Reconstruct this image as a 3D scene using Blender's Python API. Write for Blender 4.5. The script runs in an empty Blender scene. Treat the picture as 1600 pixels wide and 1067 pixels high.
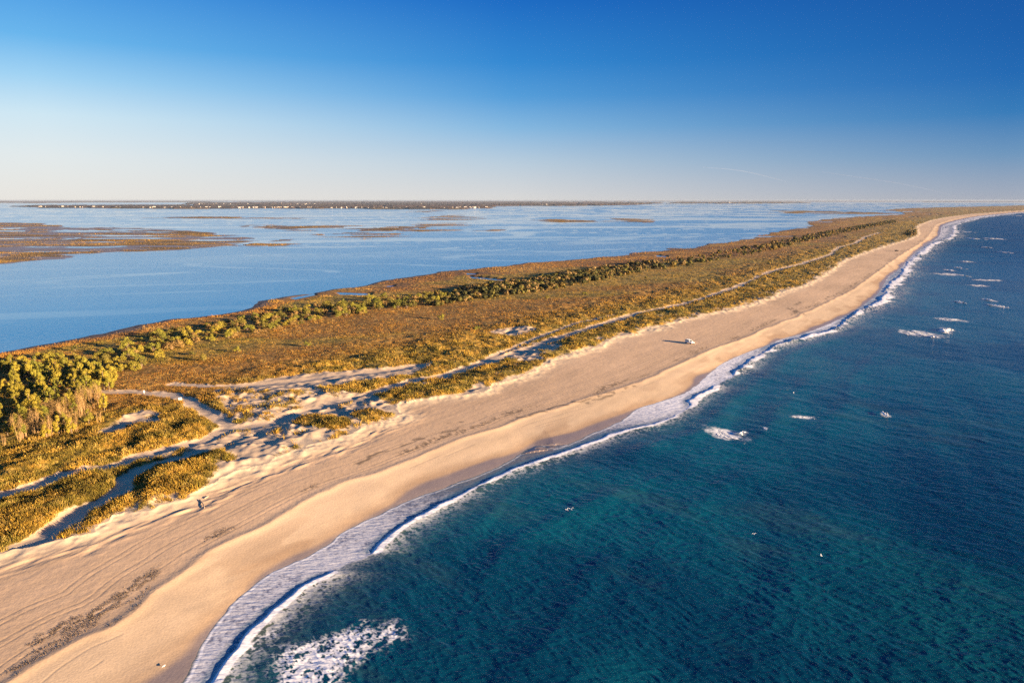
import bpy, math, random
import numpy as np
from mathutils import Vector, Matrix

rng = np.random.default_rng(7)
random.seed(7)
scene = bpy.context.scene
COL = scene.collection

# ------------------------------------------------------------------ camera frame
H = 71.0                      # flying height, metres
F = 1067.0                    # focal length in photo pixels (24 mm on 36 mm)
VH = 313.0                    # horizon row
PITCH = math.atan((533.5 - VH) / F)
CP, SP = math.cos(PITCH), math.sin(PITCH)

def ground(px, py, z=0.0):
    """photo row/column -> the place on the level z it shows"""
    px = np.asarray(px, float); py = np.asarray(py, float)
    a = (px - 800.0) / F; b = -(py - 533.5) / F
    dz = b * CP - SP; dy = b * SP + CP
    t = (z - H) / dz
    return a * t, dy * t

def curve(pts, z=0.0):
    p = np.array(pts, float)
    x, y = ground(p[:, 0], p[:, 1], z)
    return np.stack([x, y], 1)

# ------------------------------------------------------------------ noise
def _hash(ix, iy, seed):
    h = (ix.astype(np.uint32) * np.uint32(374761393) + iy.astype(np.uint32) * np.uint32(668265263)
         + np.uint32((seed * 2246822519 + 3266489917) & 0xffffffff))
    h = (h ^ (h >> np.uint32(13))) * np.uint32(1274126177)
    h = h ^ (h >> np.uint32(16))
    h = h * np.uint32(2654435761); h = h ^ (h >> np.uint32(15))
    return (h & np.uint32(0xffffff)).astype(np.float32) / np.float32(0xffffff)

def vnoise(x, y, seed=0):
    fx = np.floor(x); fy = np.floor(y)
    ix = fx.astype(np.int64); iy = fy.astype(np.int64)
    u = (x - fx).astype(np.float32); v = (y - fy).astype(np.float32)
    u = u * u * u * (u * (u * 6 - 15) + 10); v = v * v * v * (v * (v * 6 - 15) + 10)
    a = _hash(ix, iy, seed); b = _hash(ix + 1, iy, seed)
    c = _hash(ix, iy + 1, seed); d = _hash(ix + 1, iy + 1, seed)
    return (a + (b - a) * u) * (1 - v) + (c + (d - c) * u) * v      # 0..1

def fbm(x, y, wl, octaves=4, seed=0, gain=0.5, rot=0.0, aniso=1.0):
    """0..1 noise; wl wavelength in metres, aniso stretches along direction rot"""
    c, s = math.cos(rot), math.sin(rot)
    xx = (x * c + y * s) / (wl * aniso); yy = (-x * s + y * c) / wl
    tot = 0; amp = 1.0; norm = 0
    for o in range(octaves):
        tot = tot + amp * vnoise(xx + 17.3 * o, yy - 9.1 * o, seed + o * 7)
        norm += amp; amp *= gain
        xx, yy = (xx * 0.8 - yy * 0.6) * 2.03, (xx * 0.6 + yy * 0.8) * 2.03
        if aniso != 1.0:
            pass
    return tot / norm

def anoise(x, y, wl, aniso, rot, seed):
    """one octave stretched along rot"""
    c, s = math.cos(rot), math.sin(rot)
    return vnoise((x * c + y * s) / (wl * aniso), (-x * s + y * c) / wl, seed)

def sstep(a, b, x):
    t = np.clip((x - a) / (b - a), 0, 1)
    return t * t * (3 - 2 * t)

def mix(a, b, t):
    t = np.asarray(t)[..., None] if np.ndim(t) else t
    return a * (1 - t) + b * t

def dist_poly(x, y, P, closed=False):
    best = np.full(x.shape, 1e18, np.float64)
    Q = np.vstack([P, P[:1]]) if closed else P
    for i in range(len(Q) - 1):
        ax, ay = Q[i]; dx, dy = Q[i + 1] - Q[i]
        L = dx * dx + dy * dy + 1e-9
        t = np.clip(((x - ax) * dx + (y - ay) * dy) / L, 0, 1)
        d = (x - ax - t * dx) ** 2 + (y - ay - t * dy) ** 2
        np.minimum(best, d, out=best)
    return np.sqrt(best)

def inside(x, y, P):
    ins = np.zeros(x.shape, bool)
    n = len(P)
    for i in range(n):
        x1, y1 = P[i]; x2, y2 = P[(i + 1) % n]
        if y1 == y2: continue
        c = (y1 > y) != (y2 > y)
        xi = (x2 - x1) * (y - y1) / (y2 - y1) + x1
        ins ^= c & (x < xi)
    return ins

def poly_sd(x, y, P, pad):
    """signed distance to a polygon (inside positive), evaluated near it only; -pad elsewhere"""
    out = np.full(x.shape, -pad, np.float64)
    x0, y0 = P.min(0) - pad; x1, y1 = P.max(0) + pad
    m = (x > x0) & (x < x1) & (y > y0) & (y < y1)
    if m.any():
        d = dist_poly(x[m], y[m], P, True)
        s = np.where(inside(x[m], y[m], P), d, -d)
        out[m] = np.maximum(s, -pad)
    return out

def smooth_curve(P, n=4):
    """Catmull-Rom through the points"""
    P = np.asarray(P); out = []
    for i in range(len(P) - 1):
        p0 = P[max(i - 1, 0)]; p1 = P[i]; p2 = P[i + 1]; p3 = P[min(i + 2, len(P) - 1)]
        for k in range(n):
            t = k / n
            out.append(0.5 * ((2 * p1) + (p2 - p0) * t + (2 * p0 - 5 * p1 + 4 * p2 - p3) * t * t + (-p0 + 3 * p1 - 3 * p2 + p3) * t ** 3))
    out.append(P[-1]); return np.array(out)

def sgn_curve(x, y, P, left_positive=True):
    o = np.argsort(P[:, 1]); xc = np.interp(y, P[o, 1], P[o, 0])
    d = dist_poly(x, y, P)
    s = np.where(x < xc, d, -d)
    return s if left_positive else -s

# ------------------------------------------------------------------ the shore, traced where it lies
WATER = curve([(150,1160),(225,1110),(287,1065),(306,1034),(320,1009),(340,978),(354,961),(368,941),(388,924),(416,900),(452,882),(478,872),(500,859),(516,849),(534,834),(566,817),(600,802),(650,777),(694,763),(724,752),(762,738),(800,718),(837,697),(867,702),(900,690),(927,678),(950,668),(971,658),(995,640),(1035,627),(1076,612),(1103,589),(1130,568),(1160,554),(1188,544),(1222,530),(1263,519),(1291,508),(1325,492),(1349,477),(1370,461),(1380,447),(1389,432),(1407,419),(1431,394),(1451,380),(1466,371),(1470,362),(1474,352),(1500,343.5),(1530,338),(1565,334.5),(1600,331.5),(1700,326),(1900,320)])
WETTOP = curve([(60,1160),(160,1100),(235,1050),(262,1028),(300,998),(345,955),(375,925),(410,893),(445,872),(472,858),(500,846),(545,822),(594,797),(640,769),(694,747),(744,728),(812,704),(844,688),(906,672),(971,650),(1029,626),(1069,609),(1100,583),(1130,564),(1160,551),(1215,529),(1263,514),(1308,495),(1346,474),(1368,455),(1384,432),(1402,418),(1427,393),(1447,379),(1462,370),(1466,361),(1471,351),(1499,342.7),(1530,337.4),(1565,334),(1600,331.1),(1700,325.7),(1900,319.8)], 0.7)
BERM = curve([(-150,1160),(-60,1110),(19,1067),(62,1035),(125,997),(175,976),(225,944),(256,915),(297,888),(328,866),(400,826),(500,771),(594,737),(656,712),(719,688),(781,668),(810,655),(890,632),(960,611),(1000,596),(1045,578),(1090,556),(1112,547),(1135,539),(1180,521),(1240,497),(1300,470),(1335,452),(1362,432),(1400,404),(1425,388),(1446,374),(1457,360),(1466,350),(1495,341.5),(1530,336.5),(1565,333.2),(1600,330.5),(1700,325.3),(1900,319.5)], 1.7)
FOOT = curve([(-300,960),(-160,925),(-60,895),(0,874),(50,858),(142,829),(217,799),(286,781),(346,753),(364,743),(400,733),(455,707),(512,692),(562,672),(605,661),(625,650),(625,638),(662,629),(725,619),(760,611),(800,594),(837,584),(865,570),(880,560),(925,546),(975,528),(1000,521),(1034,512),(1062,504),(1084,497),(1153,483),(1222,459),(1270,440),(1304,420),(1324,406),(1375,388),(1428,371.5),(1434,366),(1433,355),(1446,348),(1473,341),(1515,335.2),(1560,331.6),(1600,329),(1700,324.4),(1900,319)], 1.9)
SOUND = curve([(-400,620),(-200,585),(0,549),(51,539),(162,520),(218,510),(268,501),(329,492),(364,486),(396,474.5),(450,465),(495,459),(525,452),(555,449),(600,439),(662,427),(712,422),(750,419),(834,411),(947,402),(1003,395),(1059,388),(1098,386.5),(1107,381),(1155,376),(1183,372),(1200,365),(1240,359),(1263,355),(1264,346.5),(1282,343),(1347,338.5),(1400,336),(1416,333),(1404,330.5),(1380,328.8),(1403,326.2),(1431,325),(1487,323.6),(1600,321),(1900,317)], 0.0)
CREST = curve([(250,1160),(300,1105),(332,1065),(351,1040),(377,1009),(391,986),(424,955),(455,930),(475,913),(511,896),(545,880),(579,864),(604,843),(619,827),(662,802),(700,781),(744,760),(787,740),(828,723),(859,713),(891,702),(937,684),(981,671),(1022,662),(1046,653),(1074,638),(1084,621),(1110,607),(1147,584),(1164,569),(1205,543),(1222,536),(1263,524),(1311,510),(1335,490),(1377,468),(1391,444),(1410,427),(1418,412),(1440,393),(1458,380),(1484,371.5),(1490,362),(1492,352),(1512,345.5),(1540,339.5),(1570,336),(1600,333),(1700,327.5),(1900,321)], 0.3)
WATER, WETTOP, BERM, FOOT, CREST = [smooth_curve(c, 3) for c in (WATER, WETTOP, BERM, FOOT, CREST)]

TRACKS = [
    (curve([(-160,818),(0,775),(63,754),(126,735),(177,727),(215,714),(266,700),(329,685),(357,667),(420,661),(472,645),(515,628),(557,619),(600,607),(650,593),(687,587),(740,571),(795,555),(835,541),(887,523),(950,503),(1000,488),(1050,478),(1071,474),(1110,462),(1153,447),(1201,425),(1254,412),(1297,398),(1302,393),(1312,386),(1336,380),(1352,370),(1375,363)], 2.5), 2.0),
    (curve([(120,606),(157,610),(211,611),(266,617),(291,625),(316,641),(340,656),(357,667)], 2.0), 2.1),
    (curve([(20,872),(45,850),(75,834),(120,800),(165,780),(190,764),(203,742),(230,727),(285,715),(310,706)], 2.5), 1.7),
    (curve([(270,598),(330,604),(400,602),(450,598),(520,588),(612,580),(650,572)], 2.0), 1.5),
    (curve([(735,572),(790,548),(830,530),(860,520),(900,505),(960,492)], 2.5), 0.9),
]
SANDY = [   # open sand among the dunes: outline, how bare
    ([(300,612),(400,596),(470,604),(560,612),(600,620),(625,640),(560,662),(512,684),(455,700),(400,728),(360,722),(300,700),(330,680),(370,660),(345,645)], 0.40, 2.5),
    ([(387,600),(440,588),(490,584),(612,575),(680,567),(640,588),(557,598),(510,606),(450,615),(400,612)], 0.85, 2.0),
    ([(195,652),(225,640),(262,648),(258,664),(215,668),(150,688),(135,684)], 0.6, 2.0),
    ([(640,607),(700,582),(760,560),(830,535),(890,520),(880,545),(835,565),(760,570),(700,592)], 0.35, 2.5),
    ([(765,520),(800,512),(840,514),(830,524),(790,526)], 0.75, 2.0),
    ([(600,640),(625,628),(700,618),(760,600),(830,575),(880,560),(925,545),(980,525),(980,530),(925,550),(870,572),(760,614),(660,632)], 0.42, 2.0),
    ([(195,705),(300,690),(350,690),(310,704),(230,720)], 0.35, 2.5),
    ([(330,720),(400,700),(420,718),(380,742),(345,745)], 0.5, 2.5),
]
SANDY = [(curve(p, z), a) for p, a, z in SANDY]
GRASSY = [  # dune humps that stay overgrown
    [(0,790),(90,760),(185,733),(192,760),(120,797),(40,838),(0,858)],
    [(205,742),(240,724),(290,719),(345,748),(310,764),(225,778),(205,765)],
    [(55,856),(110,818),(175,788),(218,792),(142,824)],
    [(445,655),(480,640),(530,641),(565,660),(520,672),(470,664)],
    [(538,640),(570,630),(622,642),(600,656),(560,660)],
    [(590,628),(650,602),(735,586),(745,600),(720,612),(640,628)],
    [(740,592),(800,566),(838,556),(862,566),(800,588),(760,604)],
    [(300,705),(345,698),(380,708),(360,722),(320,718)],
]
GRASSY = [curve(p, 4.0) for p in GRASSY]

MARSH = {   # marsh islands in the sound
    0: [(-300,352),(-150,347),(0,348),(47,349),(94,354),(175,355),(237,356),(300,360),(360,369),(405,371),(390,376),(350,384),(281,387),(219,391),(162,398),(130,403),(60,406),(0,411),(-150,417),(-300,420)],
    1: [(391,380.5),(420,376),(459,373.5),(457,378.5),(430,381),(403,382.3)],
    2: [(547,369),(560,357),(600,356),(650,357.5),(675,360),(692,360),(650,364),(612,367.5),(580,372),(560,370.5)],
    3: [(600,354.5),(650,350),(720,349.5),(724,352),(650,356),(625,356.5)],
    4: [(610,338.2),(675,338.5),(700,336.5),(745,338),(747,343.2),(687,344),(675,341.5),(612,340)],
    5: [(240,340.5),(330,337.8),(469,341),(472,342.5),(330,341.8)],
    6: [(396,354),(460,352.5),(540,353),(545,355.5),(505,358),(460,360.3),(425,357)],
    7: [(368,352),(402,351.5),(440,350.5),(440,353.5),(400,355),(378,355.3)],
    8: [(855,343),(930,344.5),(934,349.5),(876,349.5)],
    9: [(965,341.3),(1014,343.3),(1012,347.6),(980,346)],
    10: [(760,357),(779,358.5),(776,361),(764,360.5)],
    11: [(485,365),(530,362),(528,366),(500,367.5)],
    12: [(1200,328.5),(1347,331),(1420,334.6),(1340,335),(1234,333)],
    13: [(648,329.6),(670,329.6),(669,331.8),(653,332)],
}
MARSH = {k: curve(v, 0.2) for k, v in MARSH.items()}
MAIN = {    # wooded mainland: outline, canopy height
    0: [(28,323.2),(60,321.4),(300,320.8),(500,320.6),(700,320.9),(765,322.3),(762,326),(700,327),(600,327),(400,326),(280,326.6),(110,325.4),(60,324.6)],
    1: [(275,320.4),(300,316.4),(500,315),(800,315),(1020,316.4),(1040,317.4),(1000,320.2),(930,321.5),(800,322),(700,321.6),(500,320.2)],
    2: [(-300,317.2),(-100,316.8),(60,317.4),(150,316.4),(330,316.0),(330,315.0),(900,314.9),(900,314.4),(-300,314.4)],
    3: [(1030,318.2),(1060,316.2),(1150,315.9),(1260,316.4),(1270,317.4),(1130,318.4)],
    4: [(1020,315.3),(1150,315.2),(1300,315.4),(1500,315.6),(1900,315.9),(1900,314.2),(800,314.2),(900,315.2)],
}
MAIN = {k: curve(v, 0.0) for k, v in MAIN.items()}
FOAMPATCH = [curve(p, 0.0) for p in (
    [(400,1100),(416,1065),(441,1014),(464,1004),(520,1000),(559,972),(593,976),(640,993),(600,1012),(573,1022),(542,1050),(520,1100)],
    [(340,1066),(357,1037),(377,1007),(405,990),(455,962),(441,983),(407,1012),(362,1052)],
)]

# ------------------------------------------------------------------ ground sheet: rows of constant distance, finer near the camera
vrows = [0.55, 0.8]
while vrows[-1] < 830:
    d = vrows[-1]
    vrows.append(d + (0.35 if d < 14 else 0.6 if d < 40 else 1.0))
vrows = np.array(vrows) + VH
ROWY = ground(np.full(len(vrows), 800.0), vrows)[1]
ROWD = ROWY * CP + H * SP
NC = 1500
acol = (np.linspace(-160, 1760, NC) - 800) / F
NR = len(ROWY)
GX = acol[None, :] * ROWD[:, None]
GY = np.repeat(ROWY[:, None], NC, 1)
VV = np.repeat(vrows[:, None], NC, 1)

def flat(a): return np.ascontiguousarray(a).ravel()
X, Y, V = flat(GX), flat(GY), flat(VV)
R = np.sqrt(X * X + Y * Y)
SHORE = math.radians(58)      # bearing of the near beach, for grain that runs along it

def shore_fields(x, y):
    far = np.sqrt(x * x + y * y)
    w = sgn_curve(x, y, WATER); we = sgn_curve(x, y, WETTOP)
    b = sgn_curve(x, y, BERM); f = sgn_curve(x, y, FOOT)
    s = sgn_curve(x, y, SOUND, False)
    f = f + (fbm(x, y, 10, 3, 11) - 0.5) * 8.0 + (fbm(x, y, 2.4, 2, 12) - 0.5) * 3.0
    s = s + (fbm(x, y, 45, 4, 21) - 0.5) * (16 + far * 0.018)
    b = b + (fbm(x, y, 14, 3, 31) - 0.5) * 3.0
    w = w + (fbm(x, y, 5, 3, 41) - 0.5) * 1.3
    return w, we, b, f, s

def ground_height(x, y):
    """height, cover and the fields behind them at any place on the island or in the sound"""
    far = np.sqrt(x * x + y * y)
    w, we, b, f, s = shore_fields(x, y)
    t = np.clip(w / np.maximum(w - b, 0.5), 0, 1)                       # 0 water .. 1 berm
    fore = 1.75 * (t ** 0.85)
    z = np.where(w < 0, np.maximum(w * 0.055, -3.0), fore)
    back = (b > 0)
    tb = np.clip(b / np.maximum(b - f, 0.5), 0, 1)
    zb = 1.75 + 0.55 * tb + 0.10 * (fbm(x, y, 18, 2, 53, rot=SHORE, aniso=2) - .5)
    rough = (fbm(x, y, 3.0, 3, 51, rot=SHORE, aniso=2.5) - 0.5)
    z = np.where(back, zb + rough * 0.022 * sstep(0, 4, b), z)
    z = z + np.where(back & (f < 0), (fbm(x, y, 0.9, 2, 52) - 0.5) * 0.035, 0)
    z = z + 0.13 * np.exp(-(b / 1.3) ** 2) * (w > 3)                    # berm lip
    # inland
    inl = f > 0
    fd = np.maximum(f, 0)
    ridge = np.exp(-((fd - 8.5) / 6.5) ** 2) * (0.9 + 2.6 * fbm(x, y, 26, 2, 61))
    env = sstep(0, 7, fd) * (1 - sstep(55, 125, fd)) * np.clip(1.4 - far / 1500, 0.35, 1)
    n1 = 1 - np.abs(2 * fbm(x, y, 30, 2, 62, rot=math.radians(35), aniso=1.6) - 1)
    n2 = fbm(x, y, 8, 3, 63) - 0.5
    hd = env * (1.1 * (n1 - 0.55) + 2.0 * n2 + 0.9 * (fbm(x, y, 4.2, 2, 66) - .5) + 0.25)
    flatland = 2.3 - 1.1 * sstep(40, 150, fd)
    trk = np.full(x.shape, 99.0)
    for P, hw in TRACKS:
        d = dist_poly(x, y, P) - hw * 1.15 * (0.35 + 1.1 * fbm(x, y, 9, 3, 71)) * np.clip(1 + (far - 300) / 2500, 0.9, 1.25) + 1.6 * sstep(.56, .70, fbm(x, y, 30, 2, 72)) * sstep(350, 500, far)
        trk = np.minimum(trk, d)
    hd = hd * (0.25 + 0.75 * sstep(0, 7, trk)); ridge = ridge * sstep(0, 5, trk)
    hz = flatland + ridge * 0.13 + hd + (fbm(x, y, 60, 3, 64) - 0.5) * 0.9 * sstep(50, 140, fd)
    z = np.where(inl, hz, z)
    z = z - np.where(inl, 0, 0)
    # sand rising to the foot of the dunes
    z = z + np.where((f < 0) & (f > -6), 0.45 * (1 + f / 6) ** 2, 0)
    z = z + np.where(inl, 0.45 * np.exp(-fd / 5), 0)
    # cover
    cover = np.full(x.shape, 0.86)
    cover = np.where(fd < 60, 0.66 + 0.20 * fd / 60, cover)
    cover = cover + 0.10 * sstep(0.2, 0.8, n2 * 2 + 0.5)
    for P, a in SANDY:
        sd = poly_sd(x, y, P, 4.0)
        cover = cover - a * sstep(-3, 4, sd)
    for P in GRASSY:
        sd = poly_sd(x, y, P, 4.0)
        m = sstep(-2.5, 3.0, sd)
        cover = np.maximum(cover, m * (0.70 + .2 * sstep(1, 6, sd)))
        z = z + np.where(inl, (0.55 if P[:, 1].mean() < 190 else 0.35) * sstep(-1.0, 7, sd) * (.3 + .7 * sstep(0, 6, trk)), 0)
    cut = (1 - sstep(-0.8, 2.6, trk))
    cover = cover * sstep(-0.7, 1.9, trk + 2.2 * (fbm(x, y, 3, 3, 73) - .5))
    z = z - np.where(inl, cut * 0.35 * np.clip(1.2 - far / 900, 0.3, 1), 0)
    cover = cover - 0.30 * np.exp(-fd / 4.0)
    thr = fbm(x, y, 4.5, 4, 81, gain=0.7)
    veg = sstep(-0.10, 0.12, cover - (0.18 + thr * 0.68)) * sstep(-0.3, 1.8, f)
    # relief of the growth itself
    tus = (fbm(x, y, 1.7, 3, 91, gain=0.6) - 0.4)
    z = z + np.where(inl, veg * (0.12 + tus * (0.55 - 0.37 * sstep(50, 110, fd))) * sstep(0, 4, fd), 0)
    hum = np.maximum(fbm(x, y, 3.2, 2, 92) - 0.56, 0) * 2.0 * sstep(-0.2, 0.7, cover) * (1 - sstep(0, 1, -trk))
    z = z + np.where(inl & (veg < 0.9), hum * (1 - veg) * sstep(2, 8, fd), 0)
    # fall to the sound
    z = np.where(s < 90, np.minimum(z, 0.35 + np.maximum(s, 0) * 0.014 + tus * 0.35), z)
    z = np.where(s < 4, np.minimum(z, np.maximum(s * 0.09, -1.5)), z)
    return z, veg, cover, w, we, b, f, s, trk, n1, n2

Z, VEG, COVER, DW, DWE, DB, DF, DS, TRK, N1, N2 = ground_height(X, Y)
ISL = (DS > 0)
LAND = (DW > -25) & (DS > -10)

# classes: 0 none/seabed 1 beach 2 dunes 3 meadow 4 marsh 5 path ; 10+ marsh island ; 40+ mainland
CLS = np.zeros(X.shape, np.int32)
CLS[(DW > -18) & (DF <= 0)] = 1
CLS[(DF > 0) & (DF < 75)] = 2
CLS[(DF >= 75)] = 3
MW = np.clip(14 + (R - 380) * 0.16, 14, 150)
CLS[(DF >= 30) & (DS < MW * (1 + 1.2 * (fbm(X, Y, 70, 2, 95) - 0.5))) & (DS > -12)] = 4
CLS[(DF > 0) & (TRK < 0.3) & (CLS != 4)] = 5
CLS[DS < -12] = 0
Z[(CLS == 0)] = -2.0

# pools in the marsh behind the thicket
POOLS = [[(730,431.0),(790,436),(786,440),(735,435.5)],[(520,455.5),(582,457.2),(580,462.5),(530,460.5)],[(725,425.8),(747,426.6),(744,429.4),(728,429)],
         [(448,465.2),(492,457.8),(496,460.5),(462,468)],[(1022,398.4),(1044,399.6),(1042,402.2),(1026,401.6)],[(600,446),(618,445),(618,447.5),(602,448.5)]]
PD = np.zeros(X.shape)
PM = np.zeros(X.shape)
for p in POOLS:
    sd = poly_sd(X, Y, curve(p, 0.4), 12.0); PM = np.maximum(PM, sstep(-1.5, 3.0, sd)); PD = np.maximum(PD, sstep(-11.5, -9, sd))
CLS[(PM > 0.02) & (CLS == 3)] = 4
farmarsh = (CLS == 4) & (R > 1100)
PM = np.maximum(PM, np.where(farmarsh, sstep(0.61, 0.66, fbm(X, Y, 60, 3, 97, rot=0.2, aniso=3)), 0))
Z = np.where((CLS == 4) & (PM > 0), Z * (1 - PM) - 0.3 * PM, Z)

mud = np.zeros(X.shape)
for k, P in MARSH.items():
    pad = 60.0 + 0.03 * abs(P[:, 1].mean())
    sd = poly_sd(X, Y, P, pad)
    m = sd > -pad * 0.98
    big = abs(P[:, 1].mean())
    n = fbm(X[m], Y[m], 26 + big * 0.012, 4, 100 + k, rot=0.08, aniso=3.4, gain=0.6)
    e = sd[m] / (10 + big * 0.008)
    zz = np.clip(e * 0.25, -1.2, 0.27 if k == 0 else 0.20) + (n - 0.50) * (2.1 if k == 0 else 2.6)
    zz = np.clip(zz, -1.5, 0.75)
    cur = np.zeros(X.shape) - 2; cur[m] = zz
    take = m & (cur > -0.25) & (CLS == 0)
    Z[take] = cur[take]; CLS[take] = 10 + k
    mud[take] = 1 - sstep(0.10, 0.20, cur[take])
    if k == 0: mud[take] = np.maximum(mud[take], sstep(.50, .57, fbm(X[take], Y[take], 55, 4, 391, rot=.04, aniso=5, gain=.6)))
for k, P in MAIN.items():
    pad = 400.0
    sd = poly_sd(X, Y, P, pad)
    n = fbm(X, Y, 160, 4, 140 + k, aniso=3)
    e = sd + (n - 0.5) * 500
    take = (sd > -pad) & (e > -60) & ((CLS == 0) | ((CLS >= 10) & (CLS < 40)))
    tall = np.where(fbm(X, Y, 90, 3, 150 + k, aniso=2) > 0.40, 1, 0) * sstep(0, 80, e)
    hh = np.clip(e * 0.02, -1, 0.8) + tall * (1.8 if k == 4 else 1) * (7 + 6 * fbm(X, Y, 25, 3, 160 + k))
    Z[take] = hh[take]; CLS[take] = 40 + k

# ------------------------------------------------------------------ colour of the ground
def col(*c): return np.array(c, np.float32)
dry, back_c, damp, wet = col(.57,.42,.27), col(.595,.41,.25), col(.37,.245,.145), col(.21,.17,.16)
ALB = np.zeros((X.size, 3), np.float32); ALB[:] = back_c
nlow = fbm(X, Y, 22, 4, 201, rot=SHORE, aniso=2.5); nmid = fbm(X, Y, 4, 3, 202); nfine = fbm(X, Y, 0.8, 2, 203)
ALB = mix(ALB, np.broadcast_to(dry, ALB.shape), sstep(-1, 2, -DB) )
streak = anoise(X, Y, 1.3, 18, math.radians(56), 204)
ALB *= (0.80 + 0.36 * nlow + 0.14 * (nmid - 0.5) + 0.14 * (streak - 0.5))[:, None]
lit_apron = np.exp(-(np.maximum(-DF, 0) / 5.0) ** 2) * (DF < 4)  # sunlit band on the slope at the dune foot, painted into the sand
ALB = mix(ALB, np.broadcast_to(col(.62,.50,.34), ALB.shape), lit_apron * 0.8)
# damp patches on the foreshore, wet sand by the swash
wn = (fbm(X, Y, 12, 3, 205, rot=SHORE, aniso=2.2) - 0.5)
tw = DWE / np.maximum(DW, 0.5)
dampm = (1 - sstep(-1.0, 6.5, DWE + wn * 10))
wetm = (1 - sstep(-0.8, 1.2, DWE + wn * 5)) * (DB < 0)
blot = sstep(0.60, 0.68, fbm(X, Y, 9, 3, 206, rot=SHORE, aniso=3)) * (DB < -3) * sstep(16, 5, DWE)
damps = np.clip(dampm + blot * 0.55, 0, 1) * (DF < 0)
ALB = mix(ALB, np.broadcast_to(damp, ALB.shape), damps * 0.85)
ALB = mix(ALB, np.broadcast_to(wet, ALB.shape), wetm)
ROUGH = np.where(wetm > 0.2, 0.9 - 0.62 * wetm, 0.95 - 0.2 * damps)
# growth
gold, rust, olive, straw, darkg = col(.315,.186,.026), col(.255,.108,.022), col(.135,.108,.017), col(.42,.285,.08), col(.07,.055,.013)
g1 = fbm(X, Y, 55, 4, 211, rot=0.25, aniso=2.6); g2 = fbm(X, Y, 6, 3, 212); g3 = fbm(X, Y, 1.6, 2, 213, gain=0.7)
def growth(x_, g1, g2, g3, fd, s):
    c = np.broadcast_to(gold, (len(g1), 3)).copy()
    c = mix(c, np.broadcast_to(olive, c.shape), sstep(0.42, 0.62, g2) * 0.8)
    ru = sstep(0.40, 0.56, g1) * sstep(35, 95, fd)
    c = mix(c, np.broadcast_to(rust, c.shape), ru * 0.75)
    c = mix(c, np.broadcast_to(straw, c.shape), sstep(0.55, 0.80, g3) * 0.55)
    c = mix(c, np.broadcast_to(darkg, c.shape), sstep(0.52, 0.30, g3) * 0.7)
    return c
GC = growth(X, g1, g2, g3, DF, DS)
GC = GC * (0.74 + 0.66 * fbm(X, Y, 16, 4, 216, rot=.3, aniso=2, gain=.65))[:, None]
mg = mix(np.broadcast_to(col(.27,.13,.028), GC.shape), np.broadcast_to(col(.17,.085,.03), GC.shape), sstep(0.42, 0.6, fbm(X, Y, 40, 4, 214, rot=0.2, aniso=4)))
mg = mix(mg, np.broadcast_to(col(.34,.20,.05), GC.shape), sstep(0.55, 0.7, fbm(X, Y, 15, 3, 215, aniso=3)) * 0.7)
GC = mix(GC, mg, ((CLS == 4) * 0.9))
inl = (DF > 0) & (CLS < 10)
VEGC = np.where(DF > 60, np.maximum(VEG, 0.0), VEG)
ALB = np.where(inl[:, None], mix(mix(ALB, np.broadcast_to(col(.50,.385,.27), ALB.shape), 0.7), GC, VEGC), ALB)
shore_mud_shade = (CLS == 4) & (DS < 12)  # shore mud, darkened further by shade put into its colour
ALB = mix(ALB, np.broadcast_to(col(.11,.088,.085), ALB.shape), np.where(shore_mud_shade, sstep(12, 3, DS + (g2 - .5) * 10), 0) * (R < 1200))
trk = (CLS == 5)
ALB[trk] = ALB[trk] * 0.3 + 0.7 * (np.array([.60,.45,.31]) * (0.85 + 0.3 * nmid[trk, None]))
# wrack and drift lines on the backshore
wrline = np.exp(-((DB - 2.5 - 5 * fbm(X, Y, 30, 2, 221)) / 1.6) ** 2) * sstep(0.47, 0.62, fbm(X, Y, 28, 3, 222)) * sstep(.35, .6, nfine)
ALB = mix(ALB, np.broadcast_to(col(.12,.085,.055), ALB.shape), np.where((DF < -2) & (DB > 0), wrline * 0.75, 0))
isl = (CLS >= 10) & (CLS < 40)
ic = mix(np.broadcast_to(col(.27,.155,.03), ALB.shape), np.broadcast_to(col(.13,.08,.025), ALB.shape), sstep(.4, .6, fbm(X, Y, 50, 4, 231, aniso=4)))
ic = mix(ic, np.broadcast_to(col(.22,.19,.185), ALB.shape), mud * 0.95)
ALB = np.where(isl[:, None], ic, ALB)
ROUGH = np.where(isl, 0.9 - 0.35 * mud, ROUGH)
ml = (CLS >= 40)
mc = mix(np.broadcast_to(col(.055,.045,.028), ALB.shape), np.broadcast_to(col(.13,.075,.045), ALB.shape), sstep(.4, .65, fbm(X, Y, 300, 4, 241, aniso=4)))
ALB = np.where(ml[:, None], mc, ALB)
ROUGH = np.where(inl | ml, 0.95, ROUGH)
DRIFT = [[(800,655),(845,642),(890,629),(925,620),(962,611)],[(845,640),(880,633),(905,628)],[(895,630),(918,626),(948,618),(968,610),(992,603)],[(1256,491),(1240,486),(1241,478),(1253,471)],[(1230,482),(1258,490)],[(1330,455),(1300,462),(1285,468)],[(700,662),(715,659),(722,661)],[(560,722),(620,700),(680,680),(740,664)]]
dl = np.full(X.size, 99.0)
for p in DRIFT:
    P = smooth_curve(curve(p, 1.9)); lo, hi = P.min(0) - 8, P.max(0) + 8
    m = (X > lo[0]) & (X < hi[0]) & (Y > lo[1]) & (Y < hi[1])
    dl[m] = np.minimum(dl[m], dist_poly(X[m] + 2.5 * (fbm(X[m], Y[m], 4, 2, 223) - .5), Y[m] + 5 * (fbm(X[m], Y[m], 5, 2, 224) - .5), P))
drift = np.exp(-(dl / (.5 + .0012 * R)) ** 2) * sstep(.36, .5, fbm(X, Y, 3, 3, 225))
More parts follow.
